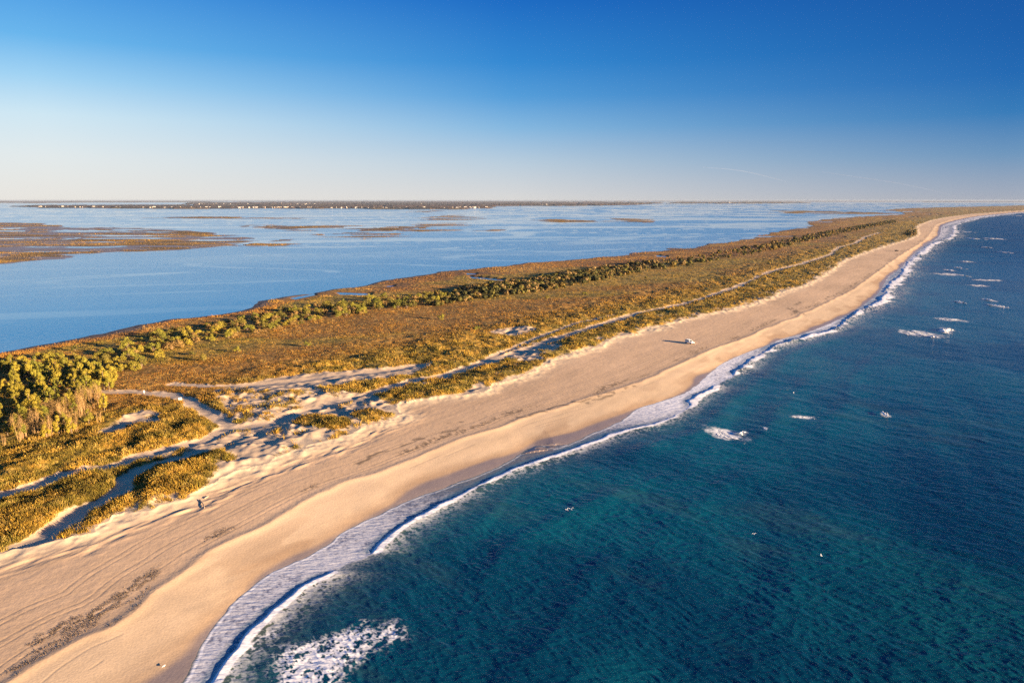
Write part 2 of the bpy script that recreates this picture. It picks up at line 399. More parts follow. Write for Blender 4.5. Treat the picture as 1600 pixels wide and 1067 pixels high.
ALB = mix(ALB, np.broadcast_to(col(.13,.095,.065), ALB.shape), drift * .8)
# vehicle ruts: shallow relief plus a darker streak in the colour
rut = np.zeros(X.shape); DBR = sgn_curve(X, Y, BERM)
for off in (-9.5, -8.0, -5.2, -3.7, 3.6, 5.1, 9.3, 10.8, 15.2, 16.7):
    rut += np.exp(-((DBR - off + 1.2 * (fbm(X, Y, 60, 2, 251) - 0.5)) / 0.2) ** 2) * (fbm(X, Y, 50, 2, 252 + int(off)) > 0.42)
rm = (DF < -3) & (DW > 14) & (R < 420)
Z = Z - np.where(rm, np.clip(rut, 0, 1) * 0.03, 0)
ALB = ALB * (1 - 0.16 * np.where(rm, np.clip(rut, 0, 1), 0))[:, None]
# churned strip along the foot of the dunes near the camera
ch = np.exp(-((DF + 7.5) / 3.0) ** 2) * sstep(-20, -45, X) * (R < 240)
Z = Z + ch * (fbm(X, Y, 1.6, 2, 261, rot=SHORE, aniso=3.0) - 0.5) * 0.5

# ------------------------------------------------------------------ mesh helpers
def link(o, parent=None):
    COL.objects.link(o)
    if parent is not None: o.parent = parent
    return o

def mesh_np(name, verts, faces, mats, smooth=True, attrs=None, nside=4):
    me = bpy.data.meshes.new(name)
    nv, nf = len(verts), len(faces)
    me.vertices.add(nv); me.vertices.foreach_set("co", np.asarray(verts, np.float32).ravel())
    me.loops.add(nf * nside); me.loops.foreach_set("vertex_index", np.asarray(faces, np.int32).ravel())
    me.polygons.add(nf)
    me.polygons.foreach_set("loop_start", np.arange(0, nf * nside, nside, dtype=np.int32))
    me.polygons.foreach_set("loop_total", np.full(nf, nside, np.int32))
    me.polygons.foreach_set("use_smooth", np.full(nf, smooth, bool))
    for k, a in (attrs or {}).items():
        a = np.asarray(a, np.float32)
        if a.ndim == 2:
            at = me.attributes.new(k, 'FLOAT_COLOR', 'POINT')
            at.data.foreach_set("color", np.concatenate([a, np.ones((nv, 1), np.float32)], 1).ravel())
        else:
            at = me.attributes.new(k, 'FLOAT', 'POINT'); at.data.foreach_set("value", a)
    me.update(calc_edges=True); me.validate()
    for m in (mats if isinstance(mats, list) else [mats]): me.materials.append(m)
    return me

def tag(o, label=None, cat=None, group=None, kind=None):
    if label: o['label'] = label
    if cat: o['category'] = cat
    if group: o['group'] = group
    if kind: o['kind'] = kind
    return o

# ------------------------------------------------------------------ materials
def nmat(name):
    m = bpy.data.materials.new(name); m.use_nodes = True
    nt = m.node_tree; b = nt.nodes["Principled BSDF"]
    return m, nt, b

def plain(name, c, rough=0.7, metal=0.0, var=0.12, scale=6.0, spec=0.4):
    m, nt, b = nmat(name)
    tc = nt.nodes.new("ShaderNodeTexCoord"); n = nt.nodes.new("ShaderNodeTexNoise"); n.inputs["Scale"].default_value = scale
    nt.links.new(tc.outputs["Object"], n.inputs["Vector"])
    mr = nt.nodes.new("ShaderNodeMapRange"); mr.inputs["To Min"].default_value = 1 - var * 2; mr.inputs["To Max"].default_value = 1 + var * 2
    nt.links.new(n.outputs["Fac"], mr.inputs["Value"])
    v = nt.nodes.new("ShaderNodeVectorMath"); v.operation = 'SCALE'; v.inputs[0].default_value = c
    nt.links.new(mr.outputs[0], v.inputs["Scale"]); nt.links.new(v.outputs[0], b.inputs["Base Color"])
    b.inputs["Roughness"].default_value = rough; b.inputs["Metallic"].default_value = metal
    b.inputs["Specular IOR Level"].default_value = spec
    return m

def attr_mat(name, bump_scale, bump_dist, fine, spec=0.25, transl=0.0):
    m, nt, b = nmat(name); L = nt.links.new
    a = nt.nodes.new("ShaderNodeAttribute"); a.attribute_name = "alb"
    g = nt.nodes.new("ShaderNodeNewGeometry")
    n = nt.nodes.new("ShaderNodeTexNoise"); n.inputs["Scale"].default_value = bump_scale; n.inputs["Detail"].default_value = 4
    L(g.outputs["Position"], n.inputs["Vector"])
    mr = nt.nodes.new("ShaderNodeMapRange"); mr.inputs["From Min"].default_value = 0.25; mr.inputs["From Max"].default_value = 0.75
    mr.inputs["To Min"].default_value = 1 - fine; mr.inputs["To Max"].default_value = 1 + fine
    L(n.outputs["Fac"], mr.inputs["Value"])
    v = nt.nodes.new("ShaderNodeVectorMath"); v.operation = 'SCALE'
    L(a.outputs["Color"], v.inputs[0]); L(mr.outputs[0], v.inputs["Scale"]); L(v.outputs[0], b.inputs["Base Color"])
    if bump_dist > 0:
        bp = nt.nodes.new("ShaderNodeBump"); bp.inputs["Distance"].default_value = bump_dist; bp.inputs["Strength"].default_value = 0.6
        L(n.outputs["Fac"], bp.inputs["Height"]); L(bp.outputs[0], b.inputs["Normal"])
    b.inputs["Specular IOR Level"].default_value = spec
    return m, nt, b

M_GROUND, nt, b = attr_mat("ground", 2.5, 0.05, 0.10)
ra = nt.nodes.new("ShaderNodeAttribute"); ra.attribute_name = "rgh"; nt.links.new(ra.outputs["Fac"], b.inputs["Roughness"])
M_GRASS, nt, b = attr_mat("grass_blades", 1.0, 0.0, 0.15, 0.15); b.inputs["Roughness"].default_value = 0.8

def leaf_mat(name, c1, c2):
    m, nt, b = nmat(name); L = nt.links.new
    oi = nt.nodes.new("ShaderNodeObjectInfo"); tc = nt.nodes.new("ShaderNodeTexCoord")
    n = nt.nodes.new("ShaderNodeTexNoise"); n.inputs["Scale"].default_value = 1.1; n.inputs["Detail"].default_value = 3
    L(tc.outputs["Object"], n.inputs["Vector"])
    ad = nt.nodes.new("ShaderNodeMath"); ad.operation = 'MULTIPLY_ADD'; ad.inputs[1].default_value = 0.7
    L(oi.outputs["Random"], ad.inputs[0]); L(n.outputs["Fac"], ad.inputs[2])
    mr = nt.nodes.new("ShaderNodeMapRange"); mr.inputs["From Min"].default_value = 0.35; mr.inputs["From Max"].default_value = 1.15
    L(ad.outputs[0], mr.inputs["Value"])
    mx = nt.nodes.new("ShaderNodeMix"); mx.data_type = 'RGBA'; mx.inputs["A"].default_value = (*c1, 1); mx.inputs["B"].default_value = (*c2, 1)
    L(mr.outputs[0], mx.inputs["Factor"]); L(mx.outputs["Result"], b.inputs["Base Color"])
    b.inputs["Roughness"].default_value = 0.7; b.inputs["Specular IOR Level"].default_value = 0.2
    return m
M_LEAF = {
    'green': leaf_mat("leaf_green", (.10,.11,.016), (.27,.235,.028)),
    'yellow': leaf_mat("leaf_yellow_green", (.16,.145,.018), (.33,.25,.028)),
    'olive': leaf_mat("leaf_dark_olive", (.065,.066,.014), (.21,.165,.03)),
    'tan': leaf_mat("twig_tan", (.16,.095,.028), (.32,.20,.06)),
}
M_BARK = plain("bark", (.19,.135,.085), 0.9)
M_PALEBARK = plain("pale_bark", (.34,.21,.09), 0.9)

# ------------------------------------------------------------------ ground objects, cut out of the one sheet
gid = np.arange(NR * NC).reshape(NR, NC)
# rows run far -> near: wind so the faces look up
QUADS = np.stack([gid[:-1, :-1], gid[1:, :-1], gid[1:, 1:], gid[:-1, 1:]], -1).reshape(-1, 4)
P3 = np.stack([X, Y, Z], 1).astype(np.float32)
G = P3.reshape(NR, NC, 3)
dr = np.zeros_like(G); dr[1:-1] = G[2:] - G[:-2]; dr[0] = G[1] - G[0]; dr[-1] = G[-1] - G[-2]
dc = np.zeros_like(G); dc[:, 1:-1] = G[:, 2:] - G[:, :-2]; dc[:, 0] = G[:, 1] - G[:, 0]; dc[:, -1] = G[:, -1] - G[:, -2]
NRM = np.cross(dr, dc); NRM /= np.linalg.norm(NRM, axis=-1, keepdims=True) + 1e-12
NRM = NRM.reshape(-1, 3)

def cut(name, fmask, mat, kind='structure', z=None, attrs=None, normals=None):
    q = QUADS[fmask]
    used, inv = np.unique(q, return_inverse=True)
    inv = inv.reshape(-1, 4)
    vv = P3[used] if z is None else z[used]
    me = mesh_np(name, vv, inv, mat, True, {k: a[used] for k, a in (attrs or {}).items()})
    if normals is not None:
        me.normals_split_custom_set_from_vertices(normals[used])
    o = link(bpy.data.objects.new(name, me)); o['kind'] = kind
    return o

fc = CLS[QUADS]
fcls = fc.max(1)                                     # class of a face
fcls = np.where((fc == 5).all(1), 5, np.where(fcls == 5, np.where((fc == 2).any(1), 2, 3), fcls))
fz = Z[QUADS].max(1)
keep = (fcls > 0) & (fz > -0.9)
GA = {"alb": ALB, "rgh": ROUGH}
names = {1: "beach", 2: "dune_ground", 3: "meadow_ground", 4: "marsh_ground", 5: "sand_path"}
for k, nm in names.items():
    cut(nm, keep & (fcls == k), M_GROUND, attrs=GA, normals=NRM)
for k in MARSH:
    m = keep & (fcls == 10 + k) & (fz > -0.2)
    if m.any(): cut("marsh_island", m, M_GROUND, attrs=GA, normals=NRM)
for k in MAIN:
    m = keep & (fcls == 40 + k)
    if m.any():
        o = cut("wooded_mainland", m, M_GROUND, attrs=GA, normals=NRM)

# ------------------------------------------------------------------ water
def crest_tables(y):
    vv = np.array([1160,1067,990,920,897,890,868,862,800,764,760,754,720,690,668,655,640,632,607,600,588,582,565,552,545,520,508,488,466,444,430,412,390,372,350,334,320.])
    cs = np.array([1,1,1,1,.9,.0,.0,1,1,.9,.3,1,1,.9,.8,.5,.3,1,1,.2,.2,1,.8,.3,1,.9,.6,1,1,.8,.9,.6,.8,.8,.5,.5,.4])
    sv = np.array([1160,1067,870,840,800,775,760,720,700,680,660,640,600,570,552,530,500,450,420,380,334,320.])
    sf = np.array([1,1,1,.95,.8,.5,.22,.18,.25,.4,.8,1,1,1,.7,.9,.8,.8,.7,.6,.6,.6])
    yv = ground(np.full(len(vv), 800.), vv)[1]; ys = ground(np.full(len(sv), 800.), sv)[1]
    return np.interp(y, yv, cs), np.interp(y, ys, sf)

WDIR = math.radians(-36)      # wind-wave crests run this way
def sea_height(x, y, cell, w, c):
    far = np.sqrt(x * x + y * y)
    deep = sstep(2, 22, -w)
    z = np.zeros(x.shape)
    wx = x + 3 * fbm(x, y, 14, 2, 301); wy = y + 3 * fbm(x, y, 14, 2, 302)
    for i, (wl, amp, an, dr_) in enumerate([(0.8, .045, 2.4, .2), (1.4, .08, 2.8, -.12), (2.4, .065, 3.4, .12), (4.2, .055, 3.4, -.2), (10, .08, 3.0, .3)]):
        fade = sstep(0.55, 0.18, cell / wl)
        n = anoise(wx, wy, wl * .8, an, WDIR + dr_, 310 + i)
        n2 = anoise(wx, wy, wl * .8, an, WDIR - dr_ * 1.7, 330 + i)
        r = 1 - np.abs(n + n2 - 1) * 1.6
        z = z + amp * fade * (r - 0.45)
    gust = 0.70 + 1.05 * fbm(x, y, 60, 3, 340, rot=WDIR, aniso=2)
    z = z * deep * gust
    sw = sstep(4, 30, -w) * np.clip(1 - far / 900, 0, 1)
    z = z + sw * 0.42 * (fbm(x, y, 17, 2, 345, rot=SHORE + .1, aniso=5) - 0.5) * 2
    cs, sf = crest_tables(y)
    scale = np.clip(far / 260, 0.85, 3.0)
    wob = fbm(x, y, 8, 2, 346)
    h = cs * (0.35 + 1.1 * wob) * 0.30 * np.clip(scale, .85, 1.6)
    prof = np.where(c > 0, np.exp(-(c / (2.6 * scale)) ** 2), np.exp(-(c / (0.42 * scale)) ** 2))
    z = z + h * prof * (0.75 + 0.5 * fbm(x, y, 1.3, 2, 347))
    for off, hh_, sd_ in ((13, .34, 383), (27, .26, 384), (44, .2, 385)):
        q = c - off - 7 * (fbm(x, y, 45, 2, sd_) - .5)
        z = z + hh_ * sstep(.40, .60, fbm(x, y, 34, 2, sd_ + 5, rot=SHORE, aniso=2)) * np.where(q > 0, np.exp(-(q / 4.5) ** 2), np.exp(-(q / 3.4) ** 2)) * np.clip(1.3 - far / 800, 0, 1)
    return z + 0.05

CELL = np.maximum(np.gradient(ROWY) * -1, 0)[:, None] * np.ones((1, NC)); CELL = flat(CELL)
SEAV = (DS > -30) & (DW < 1.2) & (X > -160)
SEAV &= (X > np.interp(Y, WATER[:, 1], WATER[:, 0]) - 40 - R * 0.02)
xs, ys = X[SEAV], Y[SEAV]
dw = DW[SEAV]
dcr = -sgn_curve(xs, ys, CREST) + (fbm(xs, ys, 7, 3, 350) - 0.5) * 2.2 * np.clip(R[SEAV] / 250, .8, 3)
zsea = sea_height(xs, ys, CELL[SEAV], dw, dcr)
csx, sfx = crest_tables(ys)
far = R[SEAV]; sc = np.clip(far / 230, 0.85, 4.0)
# foam: swash sheet, breaking crest, spent patches
lace = 1 - np.abs(2 * fbm(xs, ys, 1.0, 3, 360, gain=.75, rot=SHORE + 1.3, aniso=1.25) - 1)
lace2 = 1 - np.abs(2 * fbm(xs, ys, 1.7, 3, 361, gain=.7, rot=1.2, aniso=1.3) - 1)
holes = 0.5 * lace + 0.5 * lace2
sw_in = sstep(-0.4, 0.3, -dw) * sstep(0.6, -0.6, dcr - 0.2)
patchy = fbm(xs, ys, 12, 3, 362)
nearb = 1 - sstep(180, 300, far)
foam = sw_in * sfx * sstep(0.42 - .15 * (1 - nearb), 1.0, holes + 0.30 * (sfx - 0.5) + 0.6 * (patchy - .5)) * (0.52 * nearb + .95 * (1 - nearb))
edge = np.exp(-((dw + 0.35) / (0.35 * sc)) ** 2) * (0.35 + 0.65 * sfx)
foam = np.maximum(foam, edge * 0.9)
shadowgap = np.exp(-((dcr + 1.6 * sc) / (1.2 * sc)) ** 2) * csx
foam = foam * (1 - 0.6 * shadowgap)  # foam also cut back in the strip of breaker shade
crw = 0.5 + 1.7 * fbm(xs, ys, 9, 3, 365)
cr = csx * np.where(dcr > 0, np.exp(-(dcr / (1.2 * crw * sc * (1 + .35 * (1 - nearb)))) ** 2), np.exp(-(dcr / (0.55 * sc)) ** 2))
brk = nearb + (1 - nearb) * sstep(.34, .56, fbm(xs, ys, 20, 3, 366, rot=SHORE, aniso=1.5))
foam = np.maximum(foam, sstep(0.25, 0.6, cr * brk * (0.6 + 0.8 * holes)))
trail = (0.35 + .65 * csx) * np.exp(-np.maximum(dcr, 0) / (4.5 * sc)) * (dcr > 0)
foam = np.maximum(foam, 0.7 * trail * sstep(0.66, 0.85, holes + 0.3 * (patchy - .5)))
for P in FOAMPATCH:
    sd = poly_sd(xs, ys, P, 6.0) + (fbm(xs, ys, 4, 3, 363) - .5) * 6
    foam = np.maximum(foam, sstep(-2.5, 4, sd) * sstep(0.68, 0.95, holes + 0.12 * sstep(0, 5, sd)))
CAPS = [
 (1128,679,48,24,-.5,.75,.05,"lacy patch of spent white foam left of a small breaking crest"),
 (1160,677.5,22,6,.5,1.2,.5,"small cream breaking crest right of a lacy foam patch"),
 (1195,671.5,8,4,.5,1.1,.35,"tiny foam tip at the end of a long low crest"),
 (1383,648,14,8,.5,1.2,.6,"short bright breaking crest alone in the middle of the sea"),
 (1250,653,46,5,-.2,.6,.04,"thin faint streak of foam on the blue water"),
 (1434,522,44,12,-.1,.85,.12,"broad lilac foam patch left of the brightest whitecap"),
 (1478,517,34,8,.5,1.3,.9,"brightest cream whitecap, curling, right of a lilac foam patch"),
 (1460,527,14,4,.2,1.3,.5,"small bright foam tip between lilac patch and brightest whitecap"),
 (1486,500,34,6,-.1,.65,.05,"faint lilac foam streak above the brightest whitecap"),
 (1499,472.5,10,4.5,.1,1.3,.7,"small white crest left of two bright crests close together"),
 (1544,469,9,5,.1,1.2,.7,"smaller left crest of two bright ones close together"),
 (1557,478,13,5.5,-.3,1.3,.9,"larger right crest of two bright ones close together"),
 (1478,429,34,4,0,.75,.1,"wide pale foam band beside the far surf"),
 (1540,438,40,2.4,0,.75,.1,"long thin pale foam line right of the wide foam band"),
 (1483,422.5,10,3,0,1.3,.8,"bright dash of foam just above the wide pale band"),
 (1507,431,8,3,0,1.3,.8,"short bright foam dash right of the wide pale band"),
 (1526,446.5,26,2.2,0,.7,.1,"faint foam line under the long thin pale line"),
 (1500,419,9,2.6,0,1.3,.9,"small foam dash above and right of the bright dash"),
 (1507,409,20,2.2,0,1.0,.6,"thin white foam streak in the far rows of breakers"),
 (1569,394.5,8,3,-.2,1.3,1.0,"lone short white crest far out in the rows of breakers"),
 (1542,387,9,2,0,1.0,.7,"faint far foam dash left of a lone short crest"),
 (1521,373.3,16,2.4,-.1,1.3,1.0,"left one of two long white far breakers in line"),
 (1549,373,22,2,0,1.3,1.0,"right one of two long white far breakers in line"),
 (1507,362.3,12,2.2,-.1,1.3,1.0,"single white breaker beyond the two in line"),
 (1581,337,10,1.4,0,1.2,1.0,"tiny white breaker at the far end of the shore"),
]
for a, b2_, w, h, an, d, hi, lab in CAPS:
    x0, y0 = [float(q) for q in ground(a, b2_)]
    xa, xb = float(ground(a - w * .62, b2_)[0]), float(ground(a + w * .85, b2_)[0]); yb, ya = float(ground(a, b2_ - h * .6 - .6)[1]), float(ground(a, b2_ + h * .6 + .6)[1])
    u_ = (xs - (xa + xb) / 2) / ((xb - xa) / 2); v_ = (ys - an * u_ * (yb - ya) * .5 - (ya + yb) / 2) / ((yb - ya) / 2)
    e_ = np.clip(1 - u_ ** 2 - v_ ** 2, 0, 1)
    fz_ = fbm(xs, ys, 2.5 + float(np.hypot(x0, y0)) * .006, 3, 367, gain=.7)
    foam = np.maximum(foam, sstep(0, .25, e_) * sstep(.62, 1.05, e_ * .45 + fz_ * .7 + holes * .25) * .6)
foam = np.clip(foam, 0, 1)
# water colour: sand in the shallows, teal outside, blue far out
deepc, teal, sandy = col(.002,.056,.125), col(.003,.082,.115), col(.17,.155,.07)
t = sstep(10, 130, -dw)
dk = sstep(20, 140, -dw) * (1 - sstep(160, 420, far))
teal = mix(np.broadcast_to(teal, (xs.size, 3)), np.broadcast_to(col(.002,.046,.070), (xs.size, 3)), dk)
deepc = mix(np.broadcast_to(deepc, (xs.size, 3)), np.broadcast_to(col(.001,.030,.058), (xs.size, 3)), dk)
wc = mix(np.broadcast_to(teal, (xs.size, 3)), np.broadcast_to(deepc, (xs.size, 3)), np.clip(t * 0.65 + 0.35 * sstep(250, 900, far), 0, 1))
pn = fbm(xs, ys, 34, 4, 370, rot=WDIR, aniso=1.7)
wc = mix(wc, np.broadcast_to(col(.004,.076,.100), wc.shape), sstep(.52, .72, pn) * 0.55 * (1 - sstep(200, 700, far)))
wc = mix(wc, np.broadcast_to(col(.001,.025,.065), wc.shape), sstep(.50, .30, pn) * 0.6)
spots = sstep(.58, .78, fbm(xs, ys, 9, 3, 371, rot=WDIR, aniso=3.5)) * sstep(3, 15, -dw) * (1 - sstep(350, 800, far))
wc = mix(wc, np.broadcast_to(col(.11,.13,.07), wc.shape), spots * 0.09)
shal = np.exp(-np.maximum(dcr, 0) / (4.0 * sc)) * (0.35 + 0.65 * csx)
wc = mix(wc, np.broadcast_to(sandy, wc.shape), shal * 0.75 * (0.6 + 0.6 * patchy))
wc = mix(wc, np.broadcast_to(col(.17,.175,.23), wc.shape), (.35 + .65 * sfx) * sstep(-0.5, 0.3, -dw) * sstep(.4, -.8, dcr) * (1 - .7 * shadowgap))  # lilac skylight on the swash put into the water colour
wc = mix(wc, np.broadcast_to(col(.02,.12,.23), wc.shape), shadowgap * .75 * (dcr < .2))  # blue shade landward of the breaker painted into the water colour
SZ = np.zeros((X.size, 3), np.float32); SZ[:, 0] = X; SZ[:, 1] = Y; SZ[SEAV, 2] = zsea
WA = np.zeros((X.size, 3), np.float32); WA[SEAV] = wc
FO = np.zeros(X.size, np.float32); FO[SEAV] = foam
WR = np.full(X.size, 0.2, np.float32); WR[SEAV] = 0.10 + 0.22 * sstep(150, 1500, far)
fm = SEAV[QUADS].all(1)

def water_mat(name, bump_wl, bump_d, rot, chop=False):
    m, nt, b = nmat(name); L = nt.links.new
    a = nt.nodes.new("ShaderNodeAttribute"); a.attribute_name = "alb"
    f = nt.nodes.new("ShaderNodeAttribute"); f.attribute_name = "foam"
    r = nt.nodes.new("ShaderNodeAttribute"); r.attribute_name = "rgh"
    g = nt.nodes.new("ShaderNodeNewGeometry")
    mp = nt.nodes.new("ShaderNodeMapping"); mp.inputs["Rotation"].default_value = (0, 0, -rot); mp.inputs["Scale"].default_value = (0.33 / bump_wl, 1 / bump_wl, 1 / bump_wl)
    n = nt.nodes.new("ShaderNodeTexNoise"); n.inputs["Scale"].default_value = 1.0; n.inputs["Detail"].default_value = 3
    L(g.outputs["Position"], mp.inputs["Vector"]); L(mp.outputs[0], n.inputs["Vector"])
    bp = nt.nodes.new("ShaderNodeBump"); bp.inputs["Distance"].default_value = bump_d; bp.inputs["Strength"].default_value = 1.0
    L(n.outputs["Fac"], bp.inputs["Height"])
    if chop:
        ch_ = nt.nodes.new("ShaderNodeAttribute"); ch_.attribute_name = "chop"; L(ch_.outputs["Fac"], bp.inputs["Strength"])
    L(bp.outputs[0], b.inputs["Normal"])
    n2 = nt.nodes.new("ShaderNodeTexNoise"); n2.inputs["Scale"].default_value = 2.2; n2.inputs["Detail"].default_value = 5; n2.inputs["Roughness"].default_value = 0.7
    L(g.outputs["Position"], n2.inputs["Vector"])
    fa = nt.nodes.new("ShaderNodeMath"); fa.operation = 'MULTIPLY_ADD'; fa.inputs[1].default_value = 1.5; 
    ad = nt.nodes.new("ShaderNodeMath"); ad.operation = 'MULTIPLY_ADD'; ad.inputs[1].default_value = 0.9; ad.inputs[2].default_value = -0.55
    L(n2.outputs["Fac"], ad.inputs[0]); L(f.outputs["Fac"], fa.inputs[0]); L(ad.outputs[0], fa.inputs[2])
    cl = nt.nodes.new("ShaderNodeMath"); cl.operation = 'MULTIPLY'; cl.use_clamp = True; L(fa.outputs[0], cl.inputs[0])
    gt = nt.nodes.new("ShaderNodeMath"); gt.operation = 'MULTIPLY'; gt.use_clamp = True; gt.inputs[1].default_value = 6.0; L(f.outputs["Fac"], gt.inputs[0]); L(gt.outputs[0], cl.inputs[1])
    mx = nt.nodes.new("ShaderNodeMix"); mx.data_type = 'RGBA'; mx.inputs["B"].default_value = (.78, .78, .80, 1)
    L(cl.outputs[0], mx.inputs["Factor"]); L(a.outputs["Color"], mx.inputs["A"]); L(mx.outputs["Result"], b.inputs["Base Color"])
    mr = nt.nodes.new("ShaderNodeMix"); mr.data_type = 'FLOAT'; mr.inputs["B"].default_value = 0.95
    L(cl.outputs[0], mr.inputs["Factor"]); L(r.outputs["Fac"], mr.inputs["A"]); L(mr.outputs["Result"], b.inputs["Roughness"])
    sp = nt.nodes.new("ShaderNodeMix"); sp.data_type = 'FLOAT'; sp.inputs["A"].default_value = 0.36; sp.inputs["B"].default_value = 0.05
    L(cl.outputs[0], sp.inputs["Factor"]); L(sp.outputs["Result"], b.inputs["Specular IOR Level"])
    b.inputs["IOR"].default_value = 1.33
    return m
M_SEA = water_mat("sea_water", 0.9, 0.22, WDIR)
cut("ocean_water", fm, M_SEA, z=SZ, attrs={"alb": WA, "foam": FO, "rgh": WR})

LAGV = (~SEAV) & (DS < 140) & (X < np.interp(Y, SOUND[np.argsort(SOUND[:,1]),1], SOUND[np.argsort(SOUND[:,1]),0]) + 3000)
LAGV = (DS < 260) & ~((DW < 1.2) & (DB < 0) & (X > np.interp(Y, WATER[:, 1], WATER[:, 0]) - 40 - R * 0.02))
xl, yl = X[LAGV], Y[LAGV]; fl = R[LAGV]
st = np.full(xl.shape, 0.0)
LD = math.radians(14)
b1 = fbm(xl, yl, 90, 4, 401, rot=LD, aniso=7); b2 = fbm(xl, yl, 260, 3, 402, rot=math.radians(20), aniso=3.0)
warp = 180 * (fbm(xl, yl, 420, 3, 403) - .5)
b3 = fbm(xl + warp, yl + warp * 1.4, 70, 3, 404, rot=LD, aniso=6)
ridg = 1 - np.abs(2 * b3 - 1)
right = sstep(-1500, 800, xl) * sstep(700, 1500, fl)
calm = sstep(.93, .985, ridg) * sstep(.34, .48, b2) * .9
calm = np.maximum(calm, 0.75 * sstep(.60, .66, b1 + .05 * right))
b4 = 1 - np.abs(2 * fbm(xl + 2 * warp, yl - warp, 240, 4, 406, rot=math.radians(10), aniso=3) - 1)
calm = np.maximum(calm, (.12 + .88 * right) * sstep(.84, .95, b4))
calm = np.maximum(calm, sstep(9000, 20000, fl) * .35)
M_LAG_SPEC = 0.28
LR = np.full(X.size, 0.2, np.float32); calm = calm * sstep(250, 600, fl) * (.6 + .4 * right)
LR[LAGV] = 0.16 - 0.13 * calm + 0.03 * (b1 - .5)
LBU = np.zeros(X.size, np.float32); LBU[LAGV] = (1 - calm) * (0.4 + 1.2 * b2)
LB = np.zeros((X.size, 3), np.float32)
LB[LAGV] = mix(np.broadcast_to(col(.001,.20,.47), (xl.size, 3)), np.broadcast_to(col(.27,.42,.55), (xl.size, 3)), np.clip(calm * .75 + .25 * sstep(.45, .7, b2), 0, 1))  # calm streaks: pale sky reflection painted into the base colour
LZ = np.zeros((X.size, 3), np.float32); LZ[:, 0] = X; LZ[:, 1] = Y
M_LAG = water_mat("sound_water", 1.6, 0.16, LD, True)
for n_ in M_LAG.node_tree.nodes:
    if n_.type == 'MIX' and abs(n_.inputs[2].default_value - 0.36) < .01: n_.inputs[2].default_value = M_LAG_SPEC
cut("sound_water", LAGV[QUADS].all(1) & ~fm, M_LAG, z=LZ, attrs={"alb": LB, "foam": np.zeros(X.size, np.float32), "rgh": LR, "chop": LBU})

# ------------------------------------------------------------------ grass (stuff): tufts of bent blades
def blades(px, py, pz, size, colr, nb, seed, spread=.7, wid=.075):
    r = np.random.default_rng(seed); n = len(px)
    ang = r.uniform(0, 2 * np.pi, (n, nb)); rad = r.uniform(.05, spread, (n, nb)) * size[:, None]
    bx = px[:, None] + np.cos(ang) * rad; by = py[:, None] + np.sin(ang) * rad
    hgt = size[:, None] * r.uniform(.55, 1.15, (n, nb))
    la = ang + r.normal(0, .7, (n, nb)); ln = hgt * r.uniform(.25, .75, (n, nb))
    wd = size[:, None] * wid * r.uniform(.7, 1.4, (n, nb)); pa = la + np.pi / 2 + r.normal(0, .5, (n, nb))
    ux, uy = np.cos(pa) * wd, np.sin(pa) * wd
    z0 = pz[:, None] - 0.08
    v = np.empty((n, nb, 4, 3), np.float32)
    v[:, :, 0] = np.stack([bx - ux, by - uy, z0 + 0 * bx], -1)
    v[:, :, 1] = np.stack([bx + ux, by + uy, z0 + 0 * bx], -1)
    mx_, my_ = bx + np.cos(la) * ln, by + np.sin(la) * ln
    v[:, :, 2] = np.stack([mx_ + ux * .35, my_ + uy * .35, z0 + hgt], -1)
    v[:, :, 3] = np.stack([mx_ - ux * .35, my_ - uy * .35, z0 + hgt * .93], -1)
    c = np.repeat(np.repeat(colr[:, None, None, :], nb, 1), 4, 2) * r.uniform(.7, 1.3, (n, nb, 1, 1))
    m = n * nb
    return v.reshape(-1, 3), c.reshape(-1, 3), np.arange(m * 4).reshape(-1, 4)

def scatter(mask, per, seed, lo, hi, fgrow, name, nb):
    idx = np.nonzero(mask)[0]
    r = np.random.default_rng(seed)
    k = r.poisson(per * VEG[idx])
    idx = np.repeat(idx, k)
    cellw = ROWD[0] * 0 + (acol[1] - acol[0]) * (Y[idx] * CP + H * SP)
    px = X[idx] + r.uniform(-.5, .5, len(idx)) * cellw; py = Y[idx] + r.uniform(-.5, .5, len(idx)) * CELL[idx]
    sz = r.uniform(lo, hi, len(idx)) * (1 + fgrow * R[idx]) * (0.15 + 1.7 * fbm(px, py, 7 if seed < 510 else 14, 3, seed + 5, gain=.7))
    c = GC[idx] * r.uniform(.75, 1.3, (len(idx), 1)); c[:, 1] *= r.uniform(.9, 1.12, len(idx))
    v, cc, f = blades(px, py, Z[idx], sz, c, nb, seed + 1)
    o = link(bpy.data.objects.new(name, mesh_np(name, v, f, M_GRASS, False, {"alb": cc})))
    o['kind'] = 'stuff'
    return o
o = scatter((DF > 0.5) & (DF < 75) & (CLS == 2) & (R < 2600), 0.95, 501, .30, .78, .0010, "dune_grass", 5); tag(o, "golden green dune grass in tufts along the dunes", "grass")
o = scatter((CLS == 3) & (R < 3200), 1.5, 511, .16, .42, .0010, "meadow_grass", 4); tag(o, "golden and rust brown meadow grass behind the dunes", "grass")
VEG = VEG * (1 - PD)
VEG = np.where(CLS == 4, sstep(.1, .3, Z) * (1 - PD) * np.where(R < 900, sstep(6, 11, DS), 1), np.where((CLS >= 10) & (CLS < 40), 1 - mud, VEG)); GC = np.where(((CLS >= 10) & (CLS < 40))[:, None], ic, GC)
GC = np.where(((CLS == 4) | (CLS >= 10))[:, None], GC * 1.12, GC)
o = scatter(((CLS == 4) & (R < 4500)) | ((CLS >= 10) & (CLS < 40) & (R < 4500)), 1.0, 521, .5, .85, .0004, "marsh_grass", 4); tag(o, "golden brown marsh grass along the sound and on its islands", "grass")

